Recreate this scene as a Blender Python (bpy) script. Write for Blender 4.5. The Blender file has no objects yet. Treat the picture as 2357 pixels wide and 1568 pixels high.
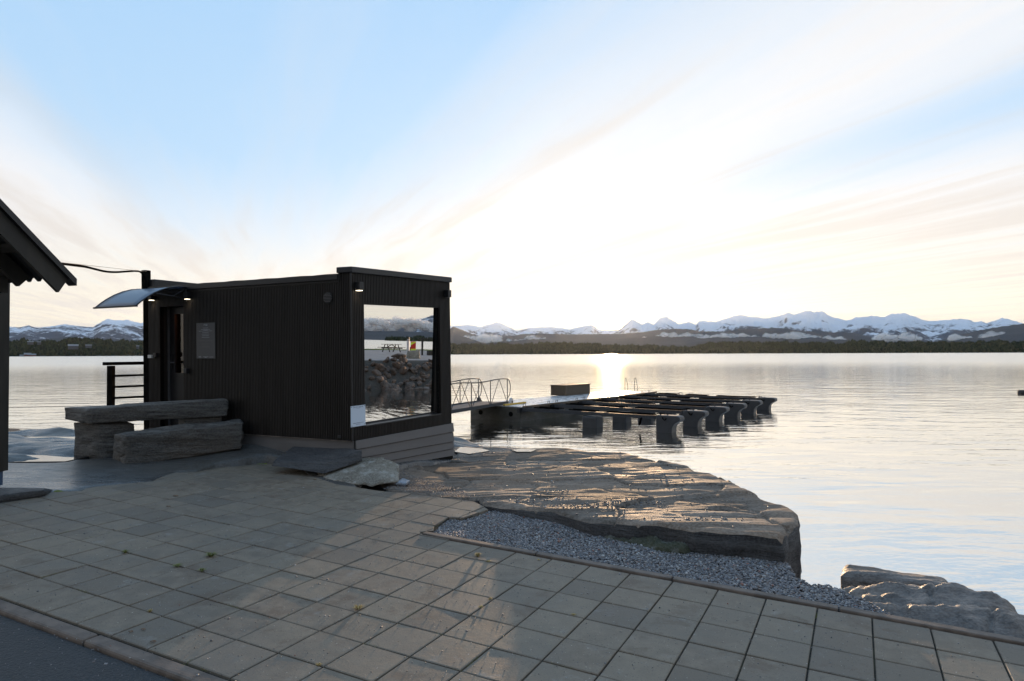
import bpy, bmesh, math, random
import numpy as np
from mathutils import Vector, Matrix

S = bpy.context.scene
COL = S.collection
R_ = math.radians

# ------------------------------------------------------------------ camera
FPX, CX, CY = 1562.3, 1178.5, 784.0          # focal length and centre on a 2357-px-wide frame
CAM = np.array([0, 0, 1.61])
_n = np.array([-.0038, 1, -.01915]); _n /= np.linalg.norm(_n)
_f = np.array([0, 0, -1.]); _f -= _f @ _n * _n; _f /= np.linalg.norm(_f)
RW = np.array([np.cross(_f, _n), _f, _n])     # rows: world X, Y, Z in camera axes
cam = bpy.data.cameras.new('camera'); camo = bpy.data.objects.new('camera', cam); COL.objects.link(camo)
cam.sensor_width = 36; cam.lens = 36 * FPX / 2357; cam.clip_start = .05; cam.clip_end = 90000
_m = Matrix([list(r) for r in RW]).to_4x4(); _m.translation = Vector(CAM)
camo.matrix_world = _m
S.camera = camo

# ------------------------------------------------------------------ view, sky, sun
SUN_AZ, SUN_EL = 8.3, 2.5
S.view_settings.view_transform = 'Standard'; S.view_settings.look = 'None'
S.view_settings.gamma = 1; S.view_settings.use_curve_mapping = False
S.view_settings.exposure = 0.6
S.cycles.use_denoising = True
S.cycles.sample_clamp_indirect = 4.0
S.cycles.max_bounces = 8; S.cycles.transparent_max_bounces = 16
S.cycles.volume_bounces = 0
S.cycles.caustics_reflective = False; S.cycles.caustics_refractive = False

world = bpy.data.worlds.new('World'); S.world = world; world.use_nodes = True
WT = world.node_tree; WT.nodes.clear()

class NG:
    """tiny expression helper for shader node trees"""
    def __init__(s, t): s.t = t
    def link(s, a, b): s.t.links.new(a, b)
    def put(s, sock, v):
        if isinstance(v, bpy.types.NodeSocket): s.link(v, sock)
        elif v is not None: sock.default_value = v
    def m(s, op, a, b=None, c=None, clamp=False):
        n = s.t.nodes.new('ShaderNodeMath'); n.operation = op; n.use_clamp = clamp
        s.put(n.inputs[0], a)
        if b is not None: s.put(n.inputs[1], b)
        if c is not None: s.put(n.inputs[2], c)
        return n.outputs[0]
    def ss(s, x, a, b):       # smoothstep a..b -> 0..1
        n = s.t.nodes.new('ShaderNodeMapRange'); n.interpolation_type = 'SMOOTHSTEP'
        s.put(n.inputs[0], x); n.inputs[1].default_value = a; n.inputs[2].default_value = b
        return n.outputs[0]
    def lin(s, x, a, b, c=0., d=1.):
        n = s.t.nodes.new('ShaderNodeMapRange')
        s.put(n.inputs[0], x); n.inputs[1].default_value = a; n.inputs[2].default_value = b
        n.inputs[3].default_value = c; n.inputs[4].default_value = d
        return n.outputs[0]
    def mix(s, f, a, b, mode='MIX'):
        n = s.t.nodes.new('ShaderNodeMix'); n.data_type = 'RGBA'; n.blend_type = mode
        s.put(n.inputs[0], f)
        s.put(n.inputs[6], a if isinstance(a, bpy.types.NodeSocket) else tuple(a) + (1,) if len(a) == 3 else a)
        s.put(n.inputs[7], b if isinstance(b, bpy.types.NodeSocket) else tuple(b) + (1,) if len(b) == 3 else b)
        return n.outputs[2]
    def scale(s, col, k):
        n = s.t.nodes.new('ShaderNodeVectorMath'); n.operation = 'SCALE'
        s.put(n.inputs[0], col if isinstance(col, bpy.types.NodeSocket) else tuple(col)); s.put(n.inputs['Scale'], k)
        return n.outputs[0]
    def add(s, a, b):
        n = s.t.nodes.new('ShaderNodeVectorMath'); n.operation = 'ADD'
        s.put(n.inputs[0], a); s.put(n.inputs[1], b); return n.outputs[0]
    def dot(s, a, b):
        n = s.t.nodes.new('ShaderNodeVectorMath'); n.operation = 'DOT_PRODUCT'
        s.put(n.inputs[0], a); s.put(n.inputs[1], b); return n.outputs['Value']
    def comb(s, x, y, z=0.):
        n = s.t.nodes.new('ShaderNodeCombineXYZ')
        s.put(n.inputs[0], x); s.put(n.inputs[1], y); s.put(n.inputs[2], z); return n.outputs[0]
    def noise(s, vec, scale=1., detail=4., rough=.5, dist=0.):
        n = s.t.nodes.new('ShaderNodeTexNoise')
        if vec is not None: s.put(n.inputs['Vector'], vec)
        s.put(n.inputs['Scale'], scale); n.inputs['Detail'].default_value = detail
        n.inputs['Roughness'].default_value = rough; n.inputs['Distortion'].default_value = dist
        return n.outputs[0]
    def node(s, kind): return s.t.nodes.new(kind)

def build_world():
    g = NG(WT)
    tc = g.node('ShaderNodeTexCoord'); d = tc.outputs['Generated']
    sep = g.node('ShaderNodeSeparateXYZ'); g.link(d, sep.inputs[0]); z = sep.outputs[2]
    sky = g.node('ShaderNodeTexSky'); sky.sky_type = 'NISHITA'; sky.sun_disc = False
    sky.sun_elevation = R_(SUN_EL); sky.sun_rotation = R_(SUN_AZ)
    zc = g.m('MAXIMUM', z, .025)
    vp = R_(-20.3)
    ax = (math.sin(vp), math.cos(vp), 0); bx = (math.cos(vp), -math.sin(vp), 0)
    u = g.m('DIVIDE', g.dot(d, bx), zc); w = g.m('DIVIDE', g.dot(d, ax), zc)
    warp = g.m('SUBTRACT', g.noise(g.comb(g.m('MULTIPLY', u, .5), g.m('MULTIPLY', w, .16)), 1., 3.), .5)
    u2 = g.m('MULTIPLY_ADD', warp, 1.0, u)
    # high thin cloud: 0 = blue showing, 1 = covered
    s1 = g.noise(g.comb(g.m('MULTIPLY', u2, .9), g.m('MULTIPLY', w, .10), 3.), 1., 6., .58)
    s2 = g.noise(g.comb(g.m('MULTIPLY', u2, 3.2), g.m('MULTIPLY', w, .22), 9.), 1., 5., .6)
    s3 = g.noise(g.comb(g.m('MULTIPLY', u2, .35), g.m('MULTIPLY', w, .2), 15.), 1., 3., .5)
    blue_l = g.m('MULTIPLY', g.ss(u2, -1.2, -.72), g.m('SUBTRACT', 1., g.ss(u2, .25, 1.9)))
    blue_r = g.m('MULTIPLY', g.ss(u2, 2.0, 2.9), g.m('SUBTRACT', 1., g.ss(u2, 2.9, 3.9)))
    blue_r = g.m('MULTIPLY', blue_r, g.ss(z, .12, .3))
    blue_w = g.m('MULTIPLY', g.ss(s3, .52, .68), g.m('MULTIPLY', g.ss(g.m('ABSOLUTE', u), 3.6, 6.), .6))
    blue = g.m('MAXIMUM', g.m('MAXIMUM', blue_l, g.m('MULTIPLY', blue_r, .85)), blue_w)
    blue = g.m('MULTIPLY', blue, g.ss(z, .06, .30))
    streak = g.m('ADD', g.m('MULTIPLY', g.m('SUBTRACT', s1, .5), 1.7), g.m('MULTIPLY', g.m('SUBTRACT', s2, .5), 1.5))
    blue = g.m('SUBTRACT', blue, g.m('MULTIPLY', streak, g.lin(blue, 0, 1, .55, .42)), clamp=True)
    # colours
    clear = g.mix(g.ss(z, .08, .75), (.36, .53, .71), (.26, .45, .69))
    clear = g.mix(.12, clear, g.scale(sky.outputs[0], .12))
    cover = g.mix(g.ss(z, .0, .22), (.66, .60, .475), (.60, .61, .63))
    # grey undersides of the streaks, low in the sky
    grey = g.m('MULTIPLY', g.ss(g.m('MULTIPLY_ADD', s2, .5, g.m('MULTIPLY', s1, .5)), .46, .60), g.m('SUBTRACT', 1., g.ss(z, .25, .6)))
    cover = g.mix(g.m('MULTIPLY', grey, .8), cover, (.53, .50, .475))
    col = g.mix(blue, cover, clear)
    # glow round the sun: angle in degrees
    sv = (math.sin(R_(SUN_AZ)) * math.cos(R_(SUN_EL)), math.cos(R_(SUN_AZ)) * math.cos(R_(SUN_EL)), math.sin(R_(SUN_EL)))
    ang = g.m('MULTIPLY', g.m('ARCCOSINE', g.m('MINIMUM', g.dot(d, sv), .999999)), 57.2958)
    wide = g.m('EXPONENT', g.m('DIVIDE', ang, -13.))
    mid = g.m('EXPONENT', g.m('DIVIDE', ang, -2.6))
    core = g.m('EXPONENT', g.m('MULTIPLY', g.m('MULTIPLY', ang, ang), -2.))
    glow = g.add(g.scale((.11, .095, .065), wide), g.scale((.9, .62, .25), mid))
    glow = g.add(glow, g.scale((14., 9., 3.5), core))
    col = g.add(col, glow)
    # light falls off away from the sun side
    side = g.lin(g.dot(d, sv), -1., .6, .62, 1.)
    col = g.scale(col, side)
    bg = g.node('ShaderNodeBackground'); g.put(bg.inputs[0], col); bg.inputs[1].default_value = 1.0
    out = g.node('ShaderNodeOutputWorld'); g.link(bg.outputs[0], out.inputs[0])
build_world()

sun = bpy.data.lights.new('sun', 'SUN'); sun.energy = 5.0; sun.angle = R_(.5); sun.color = (1, .66, .38)
suno = bpy.data.objects.new('sun', sun); COL.objects.link(suno)
suno.rotation_euler = (R_(90 - SUN_EL), 0, R_(180 - SUN_AZ))

# ------------------------------------------------------------------ helpers: geometry of the picture
def ray(u, v):
    d = RW @ np.array([u - CX, -(v - CY), -FPX]); return d / np.linalg.norm(d)
def onz(u, v, z):
    d = ray(u, v); return CAM + d * (z - CAM[2]) / d[2]
def atY(u, v, y):
    d = ray(u, v); return CAM + d * y / d[1]
PR1 = np.array([0.8910189, -0.4554263, -0.0340223]); PR2 = np.array([0.4529775, 0.8901222, 0.0034059])
PT = np.array([-0.787421, 4.280719, 0.098045]); PN = np.cross(PR1, PR2); PN /= np.linalg.norm(PN)
TS = .3
def pave(u, v):
    d = ray(u, v); return CAM + d * ((PT - CAM) @ PN) / (d @ PN)
def pij(p): return ((p - PT) @ PR1 / TS, (p - PT) @ PR2 / TS)
def pw(i, j, h=0.): return PT + PR1 * (TS * i) + PR2 * (TS * j) + PN * h
def plane_z(x, y): return PT[2] - (PN[0] * (x - PT[0]) + PN[1] * (y - PT[1])) / PN[2]
WATER = -1.0

# ------------------------------------------------------------------ helpers: noise
def _h(ix, iy, iz, seed):
    n = (ix.astype(np.int64) * 374761393 + iy.astype(np.int64) * 668265263 + iz.astype(np.int64) * 2147483647 + seed * 1274126177) & 0xffffffff
    n = ((n ^ (n >> 13)) * 1274126177) & 0xffffffff
    n = (n ^ (n >> 16)) & 0xffffff
    return n / float(0xffffff)
def vn(x, y, z=None, seed=0):
    x = np.asarray(x, float); y = np.asarray(y, float)
    z = np.zeros_like(x) if z is None else np.asarray(z, float)
    ix, iy, iz = np.floor(x), np.floor(y), np.floor(z)
    fx, fy, fz = x - ix, y - iy, z - iz
    fx, fy, fz = (t * t * (3 - 2 * t) for t in (fx, fy, fz))
    r = 0
    for a in (0, 1):
        for b in (0, 1):
            for c in (0, 1):
                r = r + _h(ix + a, iy + b, iz + c, seed) * (fx if a else 1 - fx) * (fy if b else 1 - fy) * (fz if c else 1 - fz)
    return r * 2 - 1
def fbm(x, y, z=None, o=4, seed=0, gain=.5):
    r, a, k = 0, 1., 1.
    for i in range(o):
        r = r + a * vn(np.asarray(x) * k, np.asarray(y) * k, None if z is None else np.asarray(z) * k, seed + i * 17); a *= gain; k *= 2.03
    return r
def sdpoly(x, y, poly):
    """signed distance, negative inside; also nearest boundary point"""
    P = np.asarray(poly, float)[:, :2]; x = np.asarray(x, float); y = np.asarray(y, float)
    best = np.full(x.shape, 1e18); bx = x.copy(); by = y.copy(); ins = np.zeros(x.shape, bool)
    n = len(P)
    for k in range(n):
        a, b = P[k], P[(k + 1) % n]; e = b - a; L = e @ e + 1e-12
        t = np.clip(((x - a[0]) * e[0] + (y - a[1]) * e[1]) / L, 0, 1)
        qx, qy = a[0] + t * e[0], a[1] + t * e[1]
        dd = (x - qx) ** 2 + (y - qy) ** 2; m = dd < best
        best = np.where(m, dd, best); bx = np.where(m, qx, bx); by = np.where(m, qy, by)
        c = ((a[1] > y) != (b[1] > y)) & (x < (b[0] - a[0]) * (y - a[1]) / (b[1] - a[1] + 1e-15) + a[0])
        ins ^= c
    d = np.sqrt(best)
    return np.where(ins, -d, d), bx, by
def rough_poly(P, step=.08, amp=.02, seed=0):
    P = [np.array(p[:2]) for p in P]; out = []; s = 0
    for k in range(len(P)):
        a, b = P[k], P[(k + 1) % len(P)]; L = np.linalg.norm(b - a); n = max(1, int(L / step)); nrm = np.array([b[1] - a[1], a[0] - b[0]]) / (L + 1e-9)
        for i in range(n):
            q = a + (b - a) * i / n
            out.append(q + nrm * amp * float(fbm(np.array([q[0] * 5]), np.array([q[1] * 5]), o=3, seed=seed)[0]))
    return np.array(out)

# ------------------------------------------------------------------ helpers: objects
WL = {}
def tag(o, label=None, cat=None, group=None, kind=None):
    if label: o['label'] = label
    if cat: o['category'] = cat
    if group: o['group'] = group
    if kind: o['kind'] = kind
    return o
def empty(name, loc, label=None, cat=None, group=None, kind=None):
    o = bpy.data.objects.new(name, None); COL.objects.link(o); o.location = Vector([float(t) for t in loc]); WL[o.name] = np.array(loc, float)
    o.empty_display_size = .1
    return tag(o, label, cat, group, kind)
def mesh(name, V, F, mat, parent=None, smooth=False, loc=None, **kw):
    V = np.asarray(V, float)
    if parent is not None: L = WL[parent.name]
    elif loc is not None: L = np.array(loc, float)
    else: L = np.array([(V[:, 0].min() + V[:, 0].max()) / 2, (V[:, 1].min() + V[:, 1].max()) / 2, V[:, 2].min()])
    me = bpy.data.meshes.new(name)
    if isinstance(F, np.ndarray):
        k = F.shape[1]; me.vertices.add(len(V)); me.vertices.foreach_set('co', (V - L).ravel())
        me.loops.add(F.size); me.loops.foreach_set('vertex_index', F.ravel().astype(np.int32))
        me.polygons.add(len(F)); me.polygons.foreach_set('loop_start', np.arange(0, F.size, k, dtype=np.int32)); me.polygons.foreach_set('loop_total', np.full(len(F), k, dtype=np.int32))
        me.update(calc_edges=True)
    else:
        me.from_pydata([tuple(v) for v in V - L], [], F); me.update()
    if smooth: me.polygons.foreach_set('use_smooth', np.ones(len(me.polygons), bool))
    me.materials.append(mat)
    o = bpy.data.objects.new(name, me); COL.objects.link(o)
    if parent is not None:
        o.parent = parent; WL[o.name] = L
    else:
        o.location = Vector(L); WL[o.name] = L
    return tag(o, **kw)
class MB:
    """collects solids into one mesh"""
    def __init__(s): s.V = []; s.F = []
    def hexa(s, c):            # 8 corners: bottom 4 ccw, top 4 ccw
        n = len(s.V); s.V += [np.array(p, float) for p in c]
        s.F += [tuple(n + i for i in f) for f in ((3, 2, 1, 0), (4, 5, 6, 7), (0, 1, 5, 4), (1, 2, 6, 5), (2, 3, 7, 6), (3, 0, 4, 7))]
        return s
    def plate(s, q, t):        # quad q extruded by vector t
        q = [np.array(p, float) for p in q]; t = np.array(t, float)
        return s.hexa(q + [p + t for p in q])
    def box(s, o, ax, ay, az):
        o, ax, ay, az = (np.array(t, float) for t in (o, ax, ay, az))
        return s.hexa([o, o + ax, o + ax + ay, o + ay, o + az, o + ax + az, o + ax + ay + az, o + ay + az])
    def bar(s, a, b, w, h, up=(0, 0, 1)):
        a, b, up = (np.array(t, float) for t in (a, b, up)); d = (b - a) / np.linalg.norm(b - a)
        x = np.cross(d, up); x /= np.linalg.norm(x); z = np.cross(x, d)
        q = [a - x * w / 2 - z * h / 2, a + x * w / 2 - z * h / 2, a + x * w / 2 + z * h / 2, a - x * w / 2 + z * h / 2]
        return s.hexa(q + [p + (b - a) for p in q])
    def tube(s, pts, r, n=8, closed=False):
        pts = [np.array(p, float) for p in pts]; rs = r if hasattr(r, '__len__') else [r] * len(pts); base = len(s.V); k = len(pts)
        px = None
        for i, p in enumerate(pts):
            d = pts[min(i + 1, k - 1)] - pts[max(i - 1, 0)]; d /= np.linalg.norm(d) + 1e-12
            if px is None:
                a = np.array([0, 0, 1.]) if abs(d[2]) < .9 else np.array([1., 0, 0]); px = np.cross(d, a)
            px = px - d * (px @ d); px /= np.linalg.norm(px) + 1e-12; py = np.cross(d, px)
            for j in range(n):
                t = 2 * math.pi * j / n; s.V.append(p + (px * math.cos(t) + py * math.sin(t)) * rs[i])
        for i in range(k - 1):
            for j in range(n):
                a, b = base + i * n + j, base + i * n + (j + 1) % n; s.F.append((a, b, b + n, a + n))
        s.F.append(tuple(base + j for j in range(n))[::-1]); s.F.append(tuple(base + (k - 1) * n + j for j in range(n)))
        return s
    def prism(s, poly, t):     # planar polygon extruded
        n = len(s.V); k = len(poly); t = np.array(t, float)
        s.V += [np.array(p, float) for p in poly] + [np.array(p, float) + t for p in poly]
        s.F.append(tuple(n + i for i in range(k))[::-1]); s.F.append(tuple(n + k + i for i in range(k)))
        for i in range(k): s.F.append((n + i, n + (i + 1) % k, n + k + (i + 1) % k, n + k + i))
        return s
    def build(s, name, mat, parent=None, bevel=0, smooth=False, **kw):
        o = mesh(name, np.array(s.V), s.F, mat, parent, smooth, **kw)
        bm = bmesh.new(); bm.from_mesh(o.data); bmesh.ops.recalc_face_normals(bm, faces=bm.faces); bm.to_mesh(o.data); bm.free()
        if bevel:
            m = o.modifiers.new('bevel', 'BEVEL'); m.width = bevel; m.segments = 2; m.limit_method = 'ANGLE'; m.angle_limit = R_(40)
        return o

def grid_patch(name, poly, zf, res, mat, parent=None, depth=.3, levels=4, edge=.03, side_amp=.015, seed=1, split=None, split_name='slab', undercut=0., side_mat=None, **kw):
    """height field inside a polygon with an irregular rounded rim and layered side walls"""
    poly = np.asarray(poly); x0, y0 = poly.min(0) - res; x1, y1 = poly.max(0) + res
    nx, ny = int((x1 - x0) / res) + 2, int((y1 - y0) / res) + 2
    X, Y = np.meshgrid(x0 + np.arange(nx) * res, y0 + np.arange(ny) * res, indexing='ij')
    sd, bx, by = sdpoly(X, Y, poly)
    ins = sd < 0
    q = ins[:-1, :-1] | ins[1:, :-1] | ins[1:, 1:] | ins[:-1, 1:]
    Xs = np.where(ins, X, bx); Ys = np.where(ins, Y, by)
    Z = zf(Xs, Ys) - edge * np.exp(-np.clip(-sd, 0, 9) / max(edge * .9, 1e-6))
    used = np.zeros((nx, ny), bool); used[:-1, :-1] |= q; used[1:, :-1] |= q; used[1:, 1:] |= q; used[:-1, 1:] |= q
    idx = -np.ones((nx, ny), int); idx[used] = np.arange(used.sum())
    V = np.stack([Xs[used], Ys[used], Z[used]], 1)
    I, J = np.nonzero(q)
    F = np.stack([idx[I, J], idx[I + 1, J], idx[I + 1, J + 1], idx[I, J + 1]], 1)
    # rim edges
    E = {}
    for f in F:
        for a, b in ((f[0], f[1]), (f[1], f[2]), (f[2], f[3]), (f[3], f[0])):
            k = (min(a, b), max(a, b)); E[k] = None if k in E else (a, b)
    rim = [e for e in E.values() if e]
    rv = sorted({a for e in rim for a in e}); m = {a: i for i, a in enumerate(rv)}; rv = np.array(rv)
    base = V[rv]; SV = [base.copy()]
    c = poly.mean(0)
    for l in range(1, levels + 1):
        t = l / levels; p = base.copy()
        nz = fbm(base[:, 0] * 9, base[:, 1] * 9, np.full(len(base), l * 3.1), o=2, seed=seed + 5)
        out = (base[:, :2] - c); out /= np.linalg.norm(out, axis=1)[:, None] + 1e-9
        p[:, :2] += out * (side_amp * nz + (.012 if l < levels else 0) - undercut * t)[:, None]
        p[:, 2] -= depth * t * (1 + .12 * nz); SV.append(p)
    SF = []
    n = len(rv)
    for a, b in rim:
        for l in range(levels): SF.append((l * n + m[b], l * n + m[a], (l + 1) * n + m[a], (l + 1) * n + m[b]))
    if split is None:
        off = len(V); allV = np.vstack([V] + SV); 
        SFa = np.array(SF) + off
        # weld first side ring to rim
        mp = np.arange(len(allV)); mp[off:off + n] = rv; SFa = mp[SFa]
        return mesh(name, allV, np.vstack([F, SFa]), mat, parent, True, **kw)
    root = mesh(name, np.vstack(SV), np.array(SF), side_mat or mat, parent, True, **kw)
    cid = split(X[I, J] + res / 2, Y[I, J] + res / 2)
    for k in np.unique(cid):
        f = F[cid == k]; vs, inv = np.unique(f, return_inverse=True)
        mesh(split_name, V[vs], inv.reshape(f.shape), mat, root, True)
    return root

ICO = {}
def ico(n):
    if n not in ICO:
        bm = bmesh.new(); bmesh.ops.create_icosphere(bm, subdivisions=n, radius=1)
        V = np.array([v.co[:] for v in bm.verts]); F = np.array([[v.index for v in f.verts] for f in bm.faces]); bm.free(); ICO[n] = (V, F)
    return ICO[n]
def hull_planes(pts):
    bm = bmesh.new(); vs = [bm.verts.new(p) for p in pts]; bmesh.ops.convex_hull(bm, input=vs); bm.normal_update()
    c = np.mean(pts, 0); out = []
    for f in bm.faces:
        n = np.array(f.normal[:]); p = np.array(f.verts[0].co[:])
        if n @ (p - c) < 0: n = -n
        out.append((n, n @ (p - c)))
    bm.free(); return c, out
def rock_shape(planes, sub=4, amp=.03, freq=3., seed=0, sharp=14., size=1.):
    D, F = ico(sub); inv = 0
    for n, d in planes: inv = inv + np.clip(D @ n / max(d, 1e-3), 0, None) ** sharp
    r = inv ** (-1. / sharp)
    P = D * r[:, None]
    nz = fbm(P[:, 0] * freq, P[:, 1] * freq, P[:, 2] * freq * 1.6, o=5, seed=seed)
    rid = np.abs(vn(P[:, 0] * freq * .7 + 5, P[:, 1] * freq * .7, P[:, 2] * freq * 2.5, seed + 9))
    return P * (1 + amp * nz - amp * .8 * (rid < .12))[:, None], F
def rand_planes(rng, n=9, sx=1., sy=.8, sz=.6):
    out = []
    for _ in range(n):
        v = np.array([rng.gauss(0, 1) for _ in range(3)]); v /= np.linalg.norm(v)
        d = (rng.uniform(.62, 1)) / math.sqrt((v[0] / sx) ** 2 + (v[1] / sy) ** 2 + (v[2] / sz) ** 2)
        out.append((v, d))
    for ax, s in ((0, sx), (1, sy), (2, sz)):
        for sg in (1, -1):
            v = np.zeros(3); v[ax] = sg; out.append((v, s))
    return out
def slab_rock(name, C8, mat, parent=None, n=(60, 14, 12), amp=.02, freq=4., seed=0, chip=.03, **kw):
    """hexahedron (bottom 4, top 4) with split-stone faces; x runs along C0->C1"""
    C8 = np.array(C8, float); A, B, Cc = n; V = []; F = []; key = {}
    def P(a, b, c):
        k = (a, b, c)
        if k in key: return key[k]
        u, v, w = a / A, b / B, c / Cc
        bot = (C8[0] * (1 - u) + C8[1] * u) * (1 - v) + (C8[3] * (1 - u) + C8[2] * u) * v
        top = (C8[4] * (1 - u) + C8[5] * u) * (1 - v) + (C8[7] * (1 - u) + C8[6] * u) * v
        p = bot * (1 - w) + top * w; V.append((p, u, v, w)); key[k] = len(V) - 1; return key[k]
    def face(g, na, nb):
        for i in range(na):
            for j in range(nb): F.append((g(i, j), g(i + 1, j), g(i + 1, j + 1), g(i, j + 1)))
    face(lambda i, j: P(i, j, 0), A, B); face(lambda i, j: P(i, j, Cc), A, B)
    face(lambda i, j: P(i, 0, j), A, Cc); face(lambda i, j: P(i, B, j), A, Cc)
    face(lambda i, j: P(0, i, j), B, Cc); face(lambda i, j: P(A, i, j), B, Cc)
    p = np.array([v[0] for v in V]); uvw = np.array([v[1:] for v in V]); ctr = C8.mean(0)
    L = [np.linalg.norm(C8[1] - C8[0]), np.linalg.norm(C8[3] - C8[0]), np.linalg.norm(C8[4] - C8[0])]
    # rounding: pull corners in
    q = (uvw - .5) * 2
    ed = [np.clip((1 - np.abs(q[:, k])) * L[k] / 2, 0, None) for k in range(3)]
    s = np.sort(np.stack(ed, 1), 1)
    rnd = np.exp(-s[:, 1] / chip) * chip * .8
    out = (p - ctr); out[:, 0] *= .3; out[:, 1] *= .6; out /= np.linalg.norm(out, axis=1)[:, None] + 1e-9
    ex = (C8[1] - C8[0]) / L[0]
    along = p @ ex
    nz = fbm(along * freq * .35, p[:, 2] * freq * 3 + along * .3, p @ np.cross(ex, [0, 0, 1]) * freq * 1.2, o=6, seed=seed, gain=.62)
    big = fbm(along * 1.6, p[:, 2] * 3, p @ np.cross(ex, [0, 0, 1]) * 3, o=2, seed=seed + 31)
    step = np.where(vn(along * 2.2, p[:, 2] * 14, None, seed + 7) > .25, 1., 0.) * .35
    p = p + out * (amp * nz + amp * .9 * big - amp * step - rnd * (1 + .6 * nz))[:, None]
    o = mesh(name, p, np.array(F), mat, parent, False, **kw)
    bm = bmesh.new(); bm.from_mesh(o.data); bmesh.ops.recalc_face_normals(bm, faces=bm.faces); bm.to_mesh(o.data); bm.free()
    return o

# ------------------------------------------------------------------ materials
def base_mat(name):
    m = bpy.data.materials.new(name); m.use_nodes = True
    return m, NG(m.node_tree), m.node_tree.nodes['Principled BSDF']
def coords(g, stretch=(1, 1, 1), rot=0., kind='Object'):
    tc = g.node('ShaderNodeTexCoord')
    mp = g.node('ShaderNodeMapping'); mp.inputs['Scale'].default_value = stretch; mp.inputs['Rotation'].default_value = (0, 0, rot)
    if kind == 'World':
        ge = g.node('ShaderNodeNewGeometry'); g.link(ge.outputs['Position'], mp.inputs[0])
    else: g.link(tc.outputs[kind], mp.inputs[0])
    return mp.outputs[0]
def bump(g, p, h, strength=.5, dist=.01, prev=None):
    b = g.node('ShaderNodeBump'); b.inputs['Strength'].default_value = strength; b.inputs['Distance'].default_value = dist
    g.put(b.inputs['Height'], h)
    if prev is not None: g.link(prev, b.inputs['Normal'])
    g.link(b.outputs[0], p.inputs['Normal']); return b.outputs[0]
def plain(name, c, rough=.5, metal=0., spec=.5, noise=.0, ns=20., bmp=0., bs=60., stretch=(1, 1, 1), emit=None, es=1.):
    m, g, p = base_mat(name)
    v = coords(g, stretch)
    if noise:
        n = g.noise(v, ns, 5.)
        g.put(p.inputs['Base Color'], g.mix(g.ss(n, .3, .7), tuple(t * (1 - noise) for t in c), tuple(min(1, t * (1 + noise)) for t in c)))
        g.put(p.inputs['Roughness'], g.lin(n, .3, .7, max(0, rough - .08), min(1, rough + .08)))
    else:
        p.inputs['Base Color'].default_value = c + (1,); p.inputs['Roughness'].default_value = rough
    p.inputs['Metallic'].default_value = metal; p.inputs['Specular IOR Level'].default_value = spec
    if bmp: bump(g, p, g.noise(v, bs, 4.), bmp, .004)
    if emit:
        p.inputs['Emission Color'].default_value = emit + (1,); p.inputs['Emission Strength'].default_value = es
    return m
M = {}
def stone_mat(name, dark, light, tint=None, rough=(.35, .7), stretch=(1, 4, 8), rot=0., scale=1.6, bstr=.55, bdist=.012, fine=55., lichen=None, kind='World', spec=.4, per=0.):
    m, g, p = base_mat(name); p.inputs['Specular IOR Level'].default_value = spec
    v = coords(g, stretch, rot, kind); v2 = coords(g, (1, 1, 1), 0, kind)
    n1 = g.noise(v, scale, 8., .62); n2 = g.noise(v, scale * 6, 6., .65); n3 = g.noise(v2, fine, 3., .6); n4 = g.noise(v2, .8, 3.)
    c = g.mix(g.ss(n1, .32, .7), dark, light)
    c = g.mix(g.m('MULTIPLY', g.ss(n2, .4, .75), .5), c, tuple(t * .55 for t in dark))
    if tint: c = g.mix(g.m('MULTIPLY', g.ss(n4, .4, .7), .8), c, tint)
    vein = g.m('MULTIPLY', g.ss(g.noise(v, scale * 2.3, 9., .75), .62, .70), .6)
    c = g.mix(vein, c, tuple(min(1, t * 2.2) for t in light))
    if lichen: c = g.mix(g.m('MULTIPLY', g.ss(g.noise(v2, 7., 6., .7), .52, .62), .9), c, lichen)
    sp = g.m('MULTIPLY', g.ss(n3, .35, .65), .35)
    c = g.mix(sp, c, tuple(t * 1.5 for t in light))
    if per:
        oi = g.node('ShaderNodeObjectInfo'); c = g.mix(1., c, g.comb(g.lin(oi.outputs['Random'], 0, 1, 1 - per, 1 + per), g.lin(oi.outputs['Random'], 0, 1, 1 - per, 1 + per * .9), g.lin(oi.outputs['Random'], 0, 1, 1 - per, 1 + per * .8)), 'MULTIPLY')
    g.put(p.inputs['Base Color'], c)
    rgh = g.lin(g.m('MULTIPLY_ADD', n4, .6, g.m('MULTIPLY', n2, .4)), .35, .65, rough[0], rough[1])
    g.put(p.inputs['Roughness'], rgh)
    b = bump(g, p, n1, bstr * .8, bdist * 2.2)
    b = bump(g, p, n2, bstr, bdist, b); bump(g, p, n3, bstr * .5, bdist * .25, b)
    return m
M['slate'] = stone_mat('slate_stone', (.06, .048, .040), (.26, .22, .185), (.24, .17, .12), rough=(.62, .92), stretch=(1, 3.2, 5), rot=R_(-10), scale=1.9, bstr=.6, bdist=.010, spec=.09, fine=45, per=.28)
M['slate_side'] = stone_mat('slate_broken_side', (.03, .028, .03), (.09, .088, .088), rough=(.45, .8), stretch=(1, 1, 9), scale=2., bstr=.9, bdist=.02)
M['wet_rock'] = stone_mat('wet_bedrock', (.035, .035, .037), (.10, .10, .10), (.08, .07, .055), rough=(.16, .45), stretch=(1, 3, 4), rot=R_(-8), scale=1.3, bstr=.6)
M['bench_stone'] = stone_mat('bench_stone', (.03, .028, .027), (.18, .17, .155), (.15, .11, .08), rough=(.4, .75), stretch=(1, 1, 9), scale=4., bstr=1., bdist=.025, fine=60)
M['rust_stone'] = stone_mat('rusty_split_stone', (.06, .045, .04), (.12, .095, .085), rough=(.6, .85), stretch=(1, 1, 1.5), scale=3, bstr=.8)
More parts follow.
